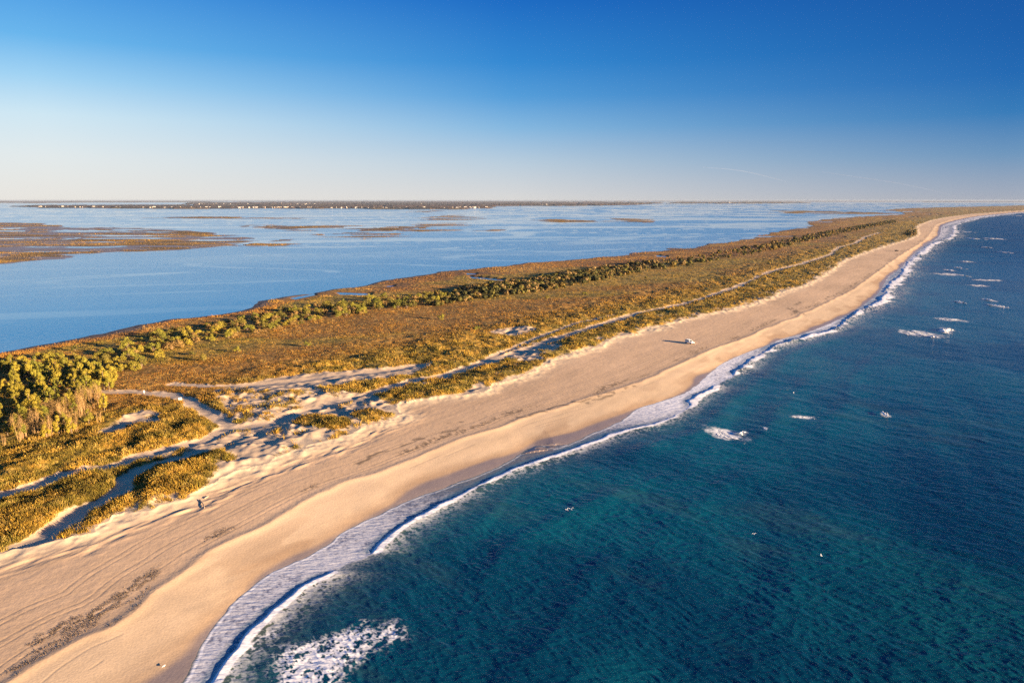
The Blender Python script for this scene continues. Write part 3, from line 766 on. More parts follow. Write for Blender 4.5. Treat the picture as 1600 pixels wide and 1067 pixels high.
# ------------------------------------------------------------------ trees and shrubs
def tube(pts, rads, ns=5):
    pts = np.asarray(pts, float); V_, F_ = [], []
    for i, (p, r) in enumerate(zip(pts, rads)):
        for k in range(ns):
            a = 2 * math.pi * k / ns
            V_.append((p[0] + r * math.cos(a), p[1] + r * math.sin(a), p[2]))
    for i in range(len(pts) - 1):
        for k in range(ns):
            a = i * ns + k; b_ = i * ns + (k + 1) % ns
            F_.append((a, b_, b_ + ns, a + ns))
    return V_, F_

def wood_mesh(name, stems, mat):
    V_, F_ = [], []
    for pts, rads in stems:
        v, f = tube(pts, rads); n = len(V_); V_ += v; F_ += [tuple(i + n for i in q) for q in f]
    me = bpy.data.meshes.new(name); me.from_pydata(V_, [], F_); me.materials.append(mat); me.polygons.foreach_set("use_smooth", [True] * len(F_))
    return me

def leaf_cloud(name, centres, radii, n, size, mat, r, squash=.8, stretch=1.0):
    centres = np.asarray(centres, float); radii = np.asarray(radii, float)
    pr = radii ** 2; pr /= pr.sum()
    ci = r.choice(len(centres), n, p=pr)
    d = r.normal(size=(n, 3)); d /= np.linalg.norm(d, axis=1, keepdims=True)
    rad = radii[ci] * r.uniform(.35, 1.0, n) ** .6
    p = centres[ci] + d * rad[:, None] * np.array([1, 1, squash])
    p[:, 2] = np.maximum(p[:, 2], .12)
    nrm = d + r.normal(0, .5, (n, 3)) + np.array([0, 0, .3]); nrm /= np.linalg.norm(nrm, axis=1, keepdims=True)
    t = np.cross(nrm, r.normal(size=(n, 3))); t /= np.linalg.norm(t, axis=1, keepdims=True); bt = np.cross(nrm, t)
    s = size * r.uniform(.6, 1.4, (n, 1)); 
    v = np.stack([p - t * s * stretch - bt * s * .45, p + t * s * .2 * stretch - bt * s * .6, p + t * s * stretch + bt * s * .4, p - t * s * .2 * stretch + bt * s * .6], 1)
    return mesh_np(name, v.reshape(-1, 3), np.arange(n * 4).reshape(-1, 4), mat, False)

def proto(kind, seed):
    """(wood mesh, crown mesh) about 1:1 in metres, origin at the foot"""
    r = np.random.default_rng(seed); R_ = r.uniform
    stems, cen, rad = [], [], []
    if kind in ('tree', 'yellow_tree'):
        h = R_(5.6, 7.2); lean = r.normal(0, .25, 2)
        trunk = [(0, 0, -.3), (lean[0] * .3, lean[1] * .3, h * .35), (lean[0], lean[1], h * .85)]
        stems.append((trunk, (.15, .11, .04)))
        for i in range(13):
            t = R_(.28, 1.0); a = R_(0, 6.28); rr = (1.05 - .75 * t) * R_(.8, 1.7) + .2
            b0 = np.array([lean[0] * t * .8, lean[1] * t * .8, h * t * .8]); e = b0 + np.array([math.cos(a) * rr, math.sin(a) * rr, R_(.3, .9)])
            stems.append(([b0, (b0 + e) / 2 + [0, 0, .1], e], (.05, .035, .015))); cen.append(e); rad.append(R_(.40, 1.0) * (1.15 - .45 * t))
        cen.append((lean[0], lean[1], h * .93)); rad.append(.6)
        crown = leaf_cloud("crown", cen, rad, 2300, .12, M_LEAF['green' if kind == 'tree' else 'yellow'], r, 1.15, 1.3)
        return wood_mesh("trunk", stems, M_BARK), crown
    if kind == 'bare_tree':
        h = R_(5.0, 7.0)
        for s in range(5):
            a = R_(0, 6.28); o = np.array([math.cos(a), math.sin(a), 0]) * R_(0, .9)
            top = o * 1.8 + np.array([0, 0, h * R_(.8, 1.05)])
            stems.append(([o - [0, 0, .3], o * 1.3 + [0, 0, h * .45], top], (.075, .055, .015)))
            for i in range(6):
                t = R_(.35, .95); b0 = o + (top - o) * t; aa = R_(0, 6.28); e = b0 + np.array([math.cos(aa) * .6, math.sin(aa) * .6, R_(.6, 1.3)])
                stems.append(([b0, e], (.035, .012))); cen.append(e); rad.append(R_(.3, .75))
        crown = leaf_cloud("crown", cen, rad, 330, .05, M_LEAF['tan'], r, 2.0, 3.6)
        return wood_mesh("trunk", stems, M_PALEBARK), crown
    h = R_(2.3, 3.6); wdt = R_(1.5, 2.3)
    for i in range(11):
        a = R_(0, 6.28); q = R_(.1, 1) ** .6; e = np.array([math.cos(a) * wdt * q, math.sin(a) * wdt * q, h * R_(.35, .95) * (1.1 - .45 * q)])
        stems.append(([(0, 0, -.2), e * [.35, .35, .55], e], (.07, .05, .015))); cen.append(e); rad.append(R_(.5, .95))
    mt = {'shrub': 'olive', 'yellow_shrub': 'yellow', 'green_shrub': 'green', 'twig_shrub': 'tan'}[kind]
    crown = leaf_cloud("crown", cen, rad, 950 if kind != 'twig_shrub' else 600, .14, M_LEAF[mt], r, .9, 1.5 if kind == 'twig_shrub' else 1.0)
    return wood_mesh("trunk", stems, M_BARK if kind != 'twig_shrub' else M_PALEBARK), crown

PROTO = {}
for i, k in enumerate(['tree', 'yellow_tree', 'bare_tree', 'shrub', 'yellow_shrub', 'green_shrub', 'twig_shrub']):
    PROTO[k] = [proto(k, 600 + i * 10 + j) for j in range(4)]

def height_at(x, y):
    return float(ground_height(np.array([x]), np.array([y]))[0][0])

def plant(name, kind, x, y, z, s, rz, label, cat, group, tall=1.0):
    e = link(bpy.data.objects.new(name, None)); e.location = (x, y, z); e.rotation_euler = (0, 0, rz); e.scale = (s, s, s * tall)
    tag(e, label, cat, group); e.empty_display_size = 1
    w, c = random.choice(PROTO[kind])
    link(bpy.data.objects.new("trunk", w), e); link(bpy.data.objects.new("crown", c), e)
    return e

def sample_poly(P, n, seed):
    r = np.random.default_rng(seed); lo, hi = P.min(0), P.max(0); out = []
    while len(out) < n:
        q = r.uniform(lo, hi, (n * 3, 2)); q = q[inside(q[:, 0], q[:, 1], P)]; out.extend(q.tolist())
    return np.array(out[:n])

def poly_px(p, z=1.0): return curve(p, z)

def grid_z(px_, py_):
    """ground height from the sheet, by nearest node"""
    d = py_ * CP + H * SP
    ci = np.clip(np.rint((px_ / d - acol[0]) / (acol[1] - acol[0])).astype(int), 0, NC - 1)
    ri = np.clip(NR - 1 - np.searchsorted(ROWY[::-1], py_), 0, NR - 1)
    return Z[ri * NC + ci], ri * NC + ci

def place(P, n, seed, kinds, name, cat, labels, group, smin, smax, tall=(1, 1), mind=0):
    pts = sample_poly(P, n, seed); r = np.random.default_rng(seed + 1)
    zz, ii = grid_z(pts[:, 0], pts[:, 1])
    kk = list(kinds); pw = np.array([kinds[k] for k in kk], float); pw /= pw.sum()
    for (x, y), z in zip(pts, zz):
        k = kk[r.choice(len(kk), p=pw)]
        plant(name, k, x, y, z, r.uniform(smin, smax), r.uniform(0, 6.28), labels[k], cat, group, r.uniform(*tall))

TL = {'tree': "green leafy tree in the dense wood at the left edge", 'yellow_tree': "yellow green tree in the dense wood at the left edge",
      'bare_tree': "bare pale stemmed tree in the thin strip of wood nearest the dunes"}
place(poly_px([(-120,572),(0,574),(90,578),(150,590),(185,606),(170,626),(120,648),(60,660),(0,672),(-120,690)]), 165, 701, {'tree': 1, 'yellow_tree': 1.5}, "leafy_tree", "tree", TL, "leafy trees in the wood at the left", .85, 1.25)
TL2 = {'bare_tree': TL['bare_tree'], 'tree': "green leafy tree standing among the bare pale stems nearest the dunes", 'yellow_tree': "yellow green tree standing among the bare pale stems nearest the dunes"}
place(poly_px([(-60,690),(20,668),(90,650),(150,628),(175,640),(160,668),(110,690),(40,702),(-40,712)]), 105, 711, {'bare_tree': 1, 'tree': .12, 'yellow_tree': .18}, "slender_tree", "tree", TL2, "bare trees below the wood at the left", .5, 1.15)
EL = {'shrub': "dark olive bush between the left wood and the start of the thicket", 'green_shrub': "green bush between the left wood and the start of the thicket", 'yellow_shrub': "yellow green bush between the left wood and the start of the thicket"}
place(poly_px([(-60,566),(60,560),(150,556),(215,548),(260,556),(215,585),(180,598),(100,582),(-60,580)]), 45, 715, {'shrub': 1, 'green_shrub': 1, 'yellow_shrub': 1}, "wood_edge_bush", "bush", EL, "bushes between the wood and the thicket", .7, 1.5)
SL = {'shrub': "dark olive shrub in the long thicket between meadow and marsh", 'yellow_shrub': "yellow green shrub in the long thicket between meadow and marsh",
      'green_shrub': "green shrub in the long thicket between meadow and marsh", 'twig_shrub': "leafless tan shrub in the long thicket between meadow and marsh"}
BAND = [(185,552),(225,528),(260,518),(330,510),(400,496),(460,485),(520,476),(600,468),(700,460),(780,450),(850,441),(1000,416)]
BANDL = [(1000,424),(850,452),(780,462),(700,473),(600,488),(520,497),(450,512),(400,522),(330,535),(260,548),(215,570)]
place(poly_px(BAND[:7] + BANDL[5:], 1.0), 185, 721, {'shrub': 1.2, 'yellow_shrub': .8, 'green_shrub': 1.2, 'twig_shrub': .8}, "thicket_shrub", "shrub", SL, "shrubs of the thicket between meadow and marsh", .55, 1.6)
place(poly_px([BAND[6], BAND[7], BAND[8], BANDL[3], BANDL[4], BANDL[5]], 1.0), 100, 731, {'shrub': 1.5, 'green_shrub': 1.2, 'twig_shrub': 1.0}, "thicket_shrub", "shrub", SL, "shrubs of the thicket between meadow and marsh", .7, 1.85)

def shrub_mass(name, P_list, seed, label):
    """the far part of the thicket, which reads as one mass: leaf clumps in one object"""
    r = np.random.default_rng(seed); Vs, Cs = [], []
    for P, n, smin, smax in P_list:
        pts = sample_poly(P, n, seed + len(Vs)); zz, _ = grid_z(pts[:, 0], pts[:, 1])
        for (x, y), z in zip(pts, zz):
            s = r.uniform(smin * .6, smax) * (0.45 + 1.1 * float(vnoise(np.array([x / 25]), np.array([y / 25]), 77)[0])); nl = 80
            d = r.normal(size=(nl, 3)); d /= np.linalg.norm(d, axis=1, keepdims=True)
            p = np.array([x, y, z + s * .75]) + d * np.array([1.25, 1.25, .85]) * s * r.uniform(.5, 1, (nl, 1))
            t = np.cross(d, r.normal(size=(nl, 3))); t /= np.linalg.norm(t, axis=1, keepdims=True); bt = np.cross(d, t)
            q = s * .28 * r.uniform(.6, 1.4, (nl, 1))
            Vs.append(np.stack([p - t * q, p - bt * q, p + t * q, p + bt * q], 1).reshape(-1, 3))
            base = [col(.05,.048,.014), col(.09,.08,.018), col(.19,.125,.045), col(.14,.095,.02)][r.choice(4, p=[.3, .25, .25, .2])]
            Cs.append(np.repeat((base * r.uniform(.7, 1.3, (nl, 1)))[:, None, :], 4, 1).reshape(-1, 3))
    v = np.concatenate(Vs); c = np.concatenate(Cs)
    o = link(bpy.data.objects.new(name, mesh_np(name, v, np.arange(len(v)).reshape(-1, 4), M_GRASS, False, {"alb": c})))
    tag(o, label, "thicket", None, 'stuff'); return o
shrub_mass("shrub_thicket", [
    (poly_px([(680,459),(780,446),(850,436),(1000,411),(1000,427),(850,456),(780,466),(680,479)]), 800, 1.5, 2.8),
    (poly_px([(1000,412),(1080,402),(1120,396),(1200,382),(1300,361),(1400,344.5),(1400,348.5),(1300,369),(1200,393),(1120,408),(1080,416),(1000,427)]), 850, 1.2, 2.7), (poly_px([(1408,368),(1422,361.5),(1432,362),(1430,369.5),(1415,371)]), 60, 2, 3),
    (poly_px([(820,442),(960,424),(960,428),(880,440),(820,450)]), 150, 1.5, 2.6)], 741, "dark green far thicket running on between meadow and marsh")
WL = {k: "small dark bush standing alone in the open golden meadow" for k in ('shrub', 'green_shrub', 'yellow_shrub')}
lone = [(855,470),(913,463),(318,566),(372,552),(300,556),(480,543),(118,548),(160,556),(90,556),(205,560),(1010,438),(745,520),(430,508),(690,500)]
for i, (px_, py_) in enumerate(lone):
    x, y = ground(px_, py_, 1.0); z, _ = grid_z(np.array([x]), np.array([y]))
    plant("lone_shrub", ['shrub', 'green_shrub'][i % 2], float(x), float(y), float(z[0]), random.uniform(.7, 1.15), random.uniform(0, 6), WL['shrub'], "bush", "lone bushes in the meadow")

# ------------------------------------------------------------------ small mesh builder
class MB:
    def __init__(s): s.v, s.f = [], []
    def add(s, V_, F_):
        n = len(s.v); s.v += [tuple(p) for p in V_]; s.f += [tuple(i + n for i in q) for q in F_]; return s
    def loft(s, secs):
        """closed sections (lists of points) skinned along, capped"""
        m = len(secs[0]); V_ = [p for c in secs for p in c]; F_ = []
        for i in range(len(secs) - 1):
            for k in range(m):
                a = i * m + k; b_ = i * m + (k + 1) % m
                F_.append((a, b_, b_ + m, a + m))
        F_.append(tuple(range(m))[::-1]); F_.append(tuple(range((len(secs) - 1) * m, len(secs) * m)))
        return s.add(V_, F_)
    def box(s, x0, x1, y0, y1, z0, z1, taper=0.0):
        t = taper
        return s.loft([[(x0, y0, z0), (x1, y0, z0), (x1, y1, z0), (x0, y1, z0)], [(x0 + t, y0 + t, z1), (x1 - t, y0 + t, z1), (x1 - t, y1 - t, z1), (x0 + t, y1 - t, z1)]])
    def cyl(s, c, axis, r, h, n=16):
        c = np.array(c, float); ax = np.array(axis, float); ax /= np.linalg.norm(ax)
        u = np.cross(ax, [0, 0, 1] if abs(ax[2]) < .9 else [1, 0, 0]); u /= np.linalg.norm(u); w = np.cross(ax, u)
        ring = lambda q: [tuple(c + ax * q + (u * math.cos(2 * math.pi * k / n) + w * math.sin(2 * math.pi * k / n)) * r) for k in range(n)]
        return s.loft([ring(-h / 2), ring(h / 2)])
    def build(s, name, mat, parent=None, bevel=0.0, smooth=False):
        me = bpy.data.meshes.new(name); me.from_pydata(s.v, [], s.f); me.materials.append(mat)
        if smooth: me.polygons.foreach_set("use_smooth", [True] * len(s.f))
        o = link(bpy.data.objects.new(name, me), parent)
        if bevel:
            b_ = o.modifiers.new("bevel", 'BEVEL'); b_.width = bevel; b_.segments = 2; b_.limit_method = 'ANGLE'
        return o

M_WHITE = plain("white_paint", (.78,.78,.76), .35, var=.03, spec=.5)
M_DARKPAINT = plain("dark_paint", (.035,.022,.015), .4, var=.05)
M_GLASS = plain("dark_glass", (.02,.025,.03), .08, var=.02, spec=.6)
M_TYRE = plain("tyre_rubber", (.02,.02,.02), .9)
M_STEEL = plain("grey_metal", (.45,.45,.46), .35, 0.8)
M_LAMP = plain("lamp_glass", (.75,.75,.7), .15)
M_RED = plain("red_lens", (.35,.02,.015), .3)

def vehicle(name, x, y, z, rz, paint, label, roofload=True):
    """off-road wagon, 4.9 m long, nose along +x"""
    e = link(bpy.data.objects.new(name, None)); e.location = (x, y, z); e.rotation_euler = (0, 0, rz)
    tag(e, label, "car", "vehicles parked on the beach")
    b_ = MB()
    def sec(xx, z0, z1, w, wt): return [(xx, -w, z0), (xx, w, z0), (xx, w, z0 + (z1 - z0) * .6), (xx, wt, z1), (xx, -wt, z1), (xx, -w, z0 + (z1 - z0) * .6)]
    b_.loft([sec(-2.42, .55, 1.05, .86, .84), sec(-2.36, .42, 1.12, .93, .90), sec(-1.2, .40, 1.14, .95, .91), sec(.9, .40, 1.14, .95, .91), sec(1.25, .42, 1.10, .94, .88), sec(2.25, .46, 1.00, .91, .83), sec(2.45, .55, .88, .84, .78)])
    b_.build("body", paint, e, .03)
    c = MB()
    def cs(xx, z1, w): return [(xx, -w, z1), (xx, w, z1)]
    c.loft([[(-2.34, -.90, 1.12), (.98, -.90, 1.12), (.98, .90, 1.12), (-2.34, .90, 1.12)], [(-2.22, -.80, 1.72), (.32, -.80, 1.72), (.32, .80, 1.72), (-2.22, .80, 1.72)], [(-2.12, -.74, 1.80), (.22, -.74, 1.80), (.22, .74, 1.80), (-2.12, .74, 1.80)]])
    cab = c.build("cabin", paint, e, .03)
    for sgn in (-1, 1):                                        # side glass sits 6 mm proud of the slanted cabin side
        for x0, x1 in ((-2.1, -1.25), (-1.15, -.3), (-.2, .52)):
            g = MB(); yy = lambda q: sgn * (.905 - (q - 1.12) / .6 * .10)
            zt = 1.66; zb = 1.19; x1t = x1 if x1 < .4 else .30
            g.loft([[(x0, yy(zb), zb), (x1, yy(zb), zb), (x1t, yy(zt), zt), (x0 + .03, yy(zt), zt)], [(x0, yy(zb) + sgn * .012, zb), (x1, yy(zb) + sgn * .012, zb), (x1t, yy(zt) + sgn * .012, zt), (x0 + .03, yy(zt) + sgn * .012, zt)]])
            g.build("side_window", M_GLASS, cab)
    g = MB(); g.loft([[(.955, -.80, 1.17), (.955, .80, 1.17), (.375, .72, 1.68), (.375, -.72, 1.68)], [(.985, -.80, 1.18), (.985, .80, 1.18), (.405, .72, 1.69), (.405, -.72, 1.69)]]); g.build("windscreen", M_GLASS, cab)
    g = MB(); g.loft([[(-2.33, -.76, 1.2), (-2.33, .76, 1.2), (-2.24, .7, 1.66), (-2.24, -.7, 1.66)], [(-2.36, -.76, 1.2), (-2.36, .76, 1.2), (-2.27, .7, 1.66), (-2.27, -.7, 1.66)]]); g.build("rear_window", M_GLASS, cab)
    for wx in (-1.5, 1.5):
        for sgn in (-1, 1):
            w = MB().cyl((wx, sgn * .86, .38), (0, 1, 0), .385, .26, 20).build("wheel", M_TYRE, e, .03)
            MB().cyl((wx, sgn * .995, .38), (0, 1, 0), .22, .03, 14).build("rim", M_STEEL, w)
    for sgn in (-1, 1):
        MB().box(2.40, 2.47, sgn * .66 - .14, sgn * .66 + .14, .68, .84).build("headlight", M_LAMP, e)
        MB().box(-2.45, -2.39, sgn * .78 - .08, sgn * .78 + .08, .75, 1.02).build("tail_light", M_RED, e)
        MB().box(.72, .86, sgn * 1.02 - .1, sgn * 1.02 + .1, 1.12, 1.30, .02).build("wing_mirror", paint, e)
    MB().box(2.36, 2.56, -.86, .86, .42, .60, .03).build("front_bumper", M_TYRE, e)
    MB().box(-2.56, -2.36, -.86, .86, .42, .60, .03).build("rear_bumper", M_TYRE, e)
    MB().box(2.445, 2.475, -.45, .45, .66, .82).build("grille", M_TYRE, e)
    e.scale = (1.04, 1.04, 1.06)
    if roofload:
        r_ = MB()
        for sgn in (-1, 1): r_.box(-2.0, .1, sgn * .68 - .03, sgn * .68 + .03, 1.84, 1.90)
        for xx in (-1.8, -1.0, -.2): r_.box(xx - .03, xx + .03, -.70, .70, 1.785, 1.845)
        r_.build("roof_rack", M_STEEL, e)
    return e

def spot(px_, py_, z0=1.6):
    x, y = ground(px_, py_, z0); z, _ = grid_z(np.array([float(x)]), np.array([float(y)])); return float(x), float(y), float(z[0])
x, y, z = spot(1077.5, 537.5)
vehicle("parked_car", x, y, z - .04, math.atan2(-.9, .44), M_WHITE, "white off-road car parked in the middle of the pale beach")
x, y, z = spot(1401, 393.3)
vehicle("parked_car", x, y, z - .04, math.atan2(-.2, .98), M_DARKPAINT, "dark car, a tiny dot far along the beach", False)

# ------------------------------------------------------------------ signs, log shapes for a dug scarp, posts
M_WOOD = plain("weathered_wood", (.33,.26,.20), .9, var=.2)
M_SIGN = plain("white_board", (.82,.80,.76), .6, var=.03)
def sign(px_, py_, w, h, hh, rz, label):
    x, y, z = spot(px_, py_, 1.8)
    e = link(bpy.data.objects.new("trail_sign", None)); e.location = (x, y, z); e.rotation_euler = (0, 0, rz)
    tag(e, label, "sign")
    MB().box(-.05, .05, -.05, .05, -.3, hh).build("post", M_WOOD, e, .01)
    MB().box(-w / 2, w / 2, -.085, -.053, hh - h, hh).build("board", M_SIGN, e, .01)
sign(282, 628.5, 1.15, .85, 1.5, .35, "white square sign board beside the curving sand track")
sign(225.5, 614.5, .5, .95, 1.5, .1, "narrow white marker sign on the far side of the sand track")

def log_shape(pts, rad, label, name="scarp_log_shape"):  # log shapes standing in for a dug scarp in the sand
    n = 9
    e = MB(); pts = smooth_curve(np.array(pts, float), 3); secs = []
    for i, p in enumerate(pts):
        q = pts[min(i + 1, len(pts) - 1)] - pts[max(i - 1, 0)]; q /= np.linalg.norm(q)
        u = np.cross(q, [0, 0, 1.0]); u /= np.linalg.norm(u); w = np.cross(u, q)
        rr = rad * (1 - .5 * i / len(pts)) * (0.85 + .3 * random.random())
        secs.append([tuple(p + (u * math.cos(2 * math.pi * k / n) + w * math.sin(2 * math.pi * k / n)) * rr * (0.9 + .2 * random.random())) for k in range(n)])
    e.loft(secs)
    o = e.build(name, M_WOOD, smooth=True); tag(o, label, "log_shape"); return o
a = spot(312, 782, 2.2); b_ = spot(319.5, 794, 2.2)
mid = [(a[0] + b_[0]) / 2 + .25, (a[1] + b_[1]) / 2 + .1, (a[2] + b_[2]) / 2 + .10]
log_shape([(a[0], a[1], a[2] + .15), mid, (b_[0], b_[1], b_[2] + .10)], .15, "thick grey log shape standing in for a dug scarp on the upper beach")
a = spot(319.5, 779, 2.2); b_ = spot(326, 775.5, 2.2)
log_shape([(a[0], a[1], a[2] + .1), ((a[0] + b_[0]) / 2, (a[1] + b_[1]) / 2, a[2] + .16), (b_[0], b_[1], b_[2] + .1)], .16, "small stick shape standing in for the dark mark just above the log shape", "scarp_stick_shape")

# wrack: torn weed in a line, one scattered mass
r = np.random.default_rng(811)
cand = np.nonzero((wrline > .25) & (DF < -2) & (DB > 0) & (R < 520))[0]
heavy = np.nonzero((DB > .2) & (DB < 1.2 + 6 * fbm(X, Y, 14, 2, 813)) & (DF < -2) & (V > 930) & (anoise(X, Y, .8, 6, SHORE, 812) > .5))[0]
pick = np.concatenate([r.choice(cand, min(len(cand), 6000)), r.choice(heavy, min(len(heavy), 2400))])
px_ = X[pick] + r.normal(0, .15, len(pick)); py_ = Y[pick] + r.normal(0, .3, len(pick))
cc = np.stack([r.uniform(.08, .22, len(pick))] * 3, 1) * np.array([1, .72, .48])
v, c, f = blades(px_, py_, Z[pick] + .02, r.uniform(.06, .18, len(pick)), cc, 3, 814, 1.0, .35)
o = link(bpy.data.objects.new("seaweed_wrack", mesh_np("seaweed_wrack", v, f, M_GRASS, False, {"alb": c}))); tag(o, "dark drift line of dry weed along the beach", "seaweed", None, 'stuff')

# ------------------------------------------------------------------ gulls
M_FEATHER = plain("white_feather", (.82,.82,.82), .7, var=.04)
M_WING = plain("grey_wing", (.62,.63,.66), .7, var=.05)
M_BEAK = plain("beak", (.55,.35,.05), .5)
def gull(px_, py_, z, rz, lift, s, label, flying=True):
    x, y = ground(px_, py_, z); x, y = float(x), float(y)
    e = link(bpy.data.objects.new("gull", None)); e.location = (x, y, z); e.rotation_euler = (0, 0, rz); e.scale = (s, s, s)
    tag(e, label, "bird", "gulls over the sea" if flying else "gulls on the wet sand")
    secs = []
    for xx, rr, zz in ((-.26, .01, .02), (-.18, .045, .01), (-.05, .085, 0), (.08, .08, .01), (.15, .055, .035), (.20, .05, .05), (.25, .03, .045), (.27, .008, .04)):
        secs.append([(xx, rr * math.cos(2 * math.pi * k / 10), zz + rr * .9 * math.sin(2 * math.pi * k / 10)) for k in range(10)])
    b_ = MB().loft(secs)
    b_.loft([[(-.24, -.03, .012), (-.24, .03, .012), (-.24, .03, .03), (-.24, -.03, .03)], [(-.36, -.08, .01), (-.36, .08, .01), (-.36, .08, .02), (-.36, -.08, .02)]])
    b_.build("body", M_FEATHER, e, smooth=True)
    MB().loft([[(.265, -.012, .03), (.265, .012, .03), (.265, .012, .05), (.265, -.012, .05)], [(.32, -.003, .028), (.32, .003, .028), (.32, .003, .034), (.32, -.003, .034)]]).build("beak", M_BEAK, e)
    if flying:
        for sg in (-1, 1):
            w = []
            for t in (0, .25, .5, .75, 1.0):
                yy = sg * (.05 + .60 * t); zz = .04 + lift * (math.sin(t * 2.2) * .30) - .05 * t * t
                ch = .20 * (1 - t ** 2.2 * .85); xx = .05 + .07 * math.sin(t * 3.0) - .14 * t
                w.append([(xx + ch * .45, yy, zz), (xx, yy, zz + .018), (xx - ch * .55, yy, zz), (xx, yy, zz - .008)])
            MB().loft(w).build("wing", M_WING, e, smooth=True)
    else:
        for sg in (-1, 1):
            MB().loft([[(.10, sg * .075, .0), (.10, sg * .10, .03), (.10, sg * .06, .075)], [(-.08, sg * .08, -.01), (-.08, sg * .105, .03), (-.08, sg * .05, .09)], [(-.32, sg * .015, .02), (-.32, sg * .03, .03), (-.32, sg * .01, .04)]]).build("folded_wing", M_WING, e)
            MB().cyl((0, sg * .035, -.15), (0, 0, 1), .008, .18, 6).build("leg", M_BEAK, e)
gull(885.7, 796.3, 3.0, 2.4, 1.0, 1.0, "white gull low over the water, left of a flying pair")
gull(892.3, 795.4, 3.2, 2.0, 1.1, 1.0, "white gull low over the water, right of a flying pair")
gull(1240, 614, 4.0, 2.6, .9, 1.05, "lone white gull over the blue water beyond the pair")
gull(1178, 834, 3.5, 1.9, .7, .8, "small white gull alone over the dark water, off the wave line")
gull(1283, 868, 3.0, 2.9, .8, .8, "white gull over the darkest water towards the lower right corner")
def stand(px_, py_, rz, label):
    x, y, z = spot(px_, py_, .3); gull(px_, py_, z + .24, rz, 0, 1.0, label, False)
stand(866, 694, 2.2, "white gull standing on the wet sand beside the thin wash")
stand(256, 1040, 1.1, "white gull standing on the dark wet sand near the picture's bottom edge")

# ------------------------------------------------------------------ whitecaps: ragged mounds of foam riding on the sea
M_FOAM, nt, b = nmat("foam")
g = nt.nodes.new("ShaderNodeNewGeometry"); n = nt.nodes.new("ShaderNodeTexNoise"); n.inputs["Scale"].default_value = 1.6; n.inputs["Detail"].default_value = 5
nt.links.new(g.outputs["Position"], n.inputs["Vector"])
cr_ = nt.nodes.new("ShaderNodeValToRGB"); cr_.color_ramp.elements[0].position = .3; cr_.color_ramp.elements[0].color = (.55,.58,.58,1); cr_.color_ramp.elements[1].position = .55; cr_.color_ramp.elements[1].color = (.84,.82,.78,1)
nt.links.new(n.outputs["Fac"], cr_.inputs["Fac"]); nt.links.new(cr_.outputs[0], b.inputs["Base Color"]); b.inputs["Roughness"].default_value = .9
bp = nt.nodes.new("ShaderNodeBump"); bp.inputs["Distance"].default_value = .15; nt.links.new(n.outputs["Fac"], bp.inputs["Height"]); nt.links.new(bp.outputs[0], b.inputs["Normal"])

def whitecap(px_, py_, wpx, hpx, ang, dens, high, seed, label):
    """wpx x hpx: its extent in photo pixels, turned into metres on the water"""
    x0, y0 = [float(q) for q in ground(px_, py_)]
    xa, _ = ground(px_ - wpx / 2, py_); xb, _ = ground(px_ + wpx / 2, py_); _, ya = ground(px_, py_ + hpx / 2); _, yb = ground(px_, py_ - hpx / 2)
    Lx, Ly = float(xb - xa), float(yb - ya)
    nx = int(np.clip(wpx * 2.2, 16, 140)); ny = int(np.clip(hpx * 4, 12, 90))
    u, v_ = np.meshgrid(np.linspace(-1, 1, nx), np.linspace(-1, 1, ny))
    bend = ang * u
    px3 = x0 + u * Lx / 2; py3 = y0 + (v_ + bend) * Ly / 2
    fx, fy = px3.ravel(), py3.ravel()
    pu = u.ravel() * Lx; pv = v_.ravel() * Ly
    m = fbm(u.ravel() * wpx * .5 + seed, v_.ravel() * hpx * .9, 2.4, 4, seed, gain=.75)
    rr_ = np.random.default_rng(seed); fall = np.full(fx.shape, -1.0); uu, vv = u.ravel(), v_.ravel()
    for q in range(9 if high > .2 else 14):
        cu = rr_.uniform(-.75, .8) if high > .2 else rr_.normal(0, .42); cv = rr_.normal(0, .28)
        big = (.75 - .45 * (cu + .75) / 1.5) if high > .2 else .42
        ru, rv = rr_.uniform(.16, .42) * (big + .35), rr_.uniform(.35, .8) * big
        fall = np.maximum(fall, 1 - ((uu - cu) / ru) ** 2 - ((vv - cv) / rv) ** 2)
    fall = np.clip(fall, -1, 1) * np.clip(1.15 - uu ** 2, 0, 1)
    keepv = fall * dens + (m - .5) * 3.2
    w_ = np.full(fx.shape, -60.0)
    zb = sea_height(fx, fy, np.full(fx.shape, abs(Ly) / ny * 1.2), w_, np.full(fx.shape, 99.0))
    zz = np.maximum(zb, .1) + .06 + high * np.clip(fall, 0, 1) * (.4 + .9 * m)
    idx = np.arange(nx * ny).reshape(ny, nx)
    q = np.stack([idx[:-1, :-1], idx[:-1, 1:], idx[1:, 1:], idx[1:, :-1]], -1).reshape(-1, 4)
    q = q[keepv[q].mean(1) > .32]
    if len(q) < 3: return
    used, inv = np.unique(q, return_inverse=True)
    me = mesh_np("whitecap", np.stack([fx, fy, zz], 1)[used], inv.reshape(-1, 4), M_FOAM, True)
    o = link(bpy.data.objects.new("whitecap", me)); tag(o, label, "breaking wave", "whitecaps on the open sea")
for i, (a, b2_, w, h, an, d, hi, lab) in enumerate(CAPS): whitecap(a, b2_, w, h, an, d, hi, 900 + i * 13, lab)

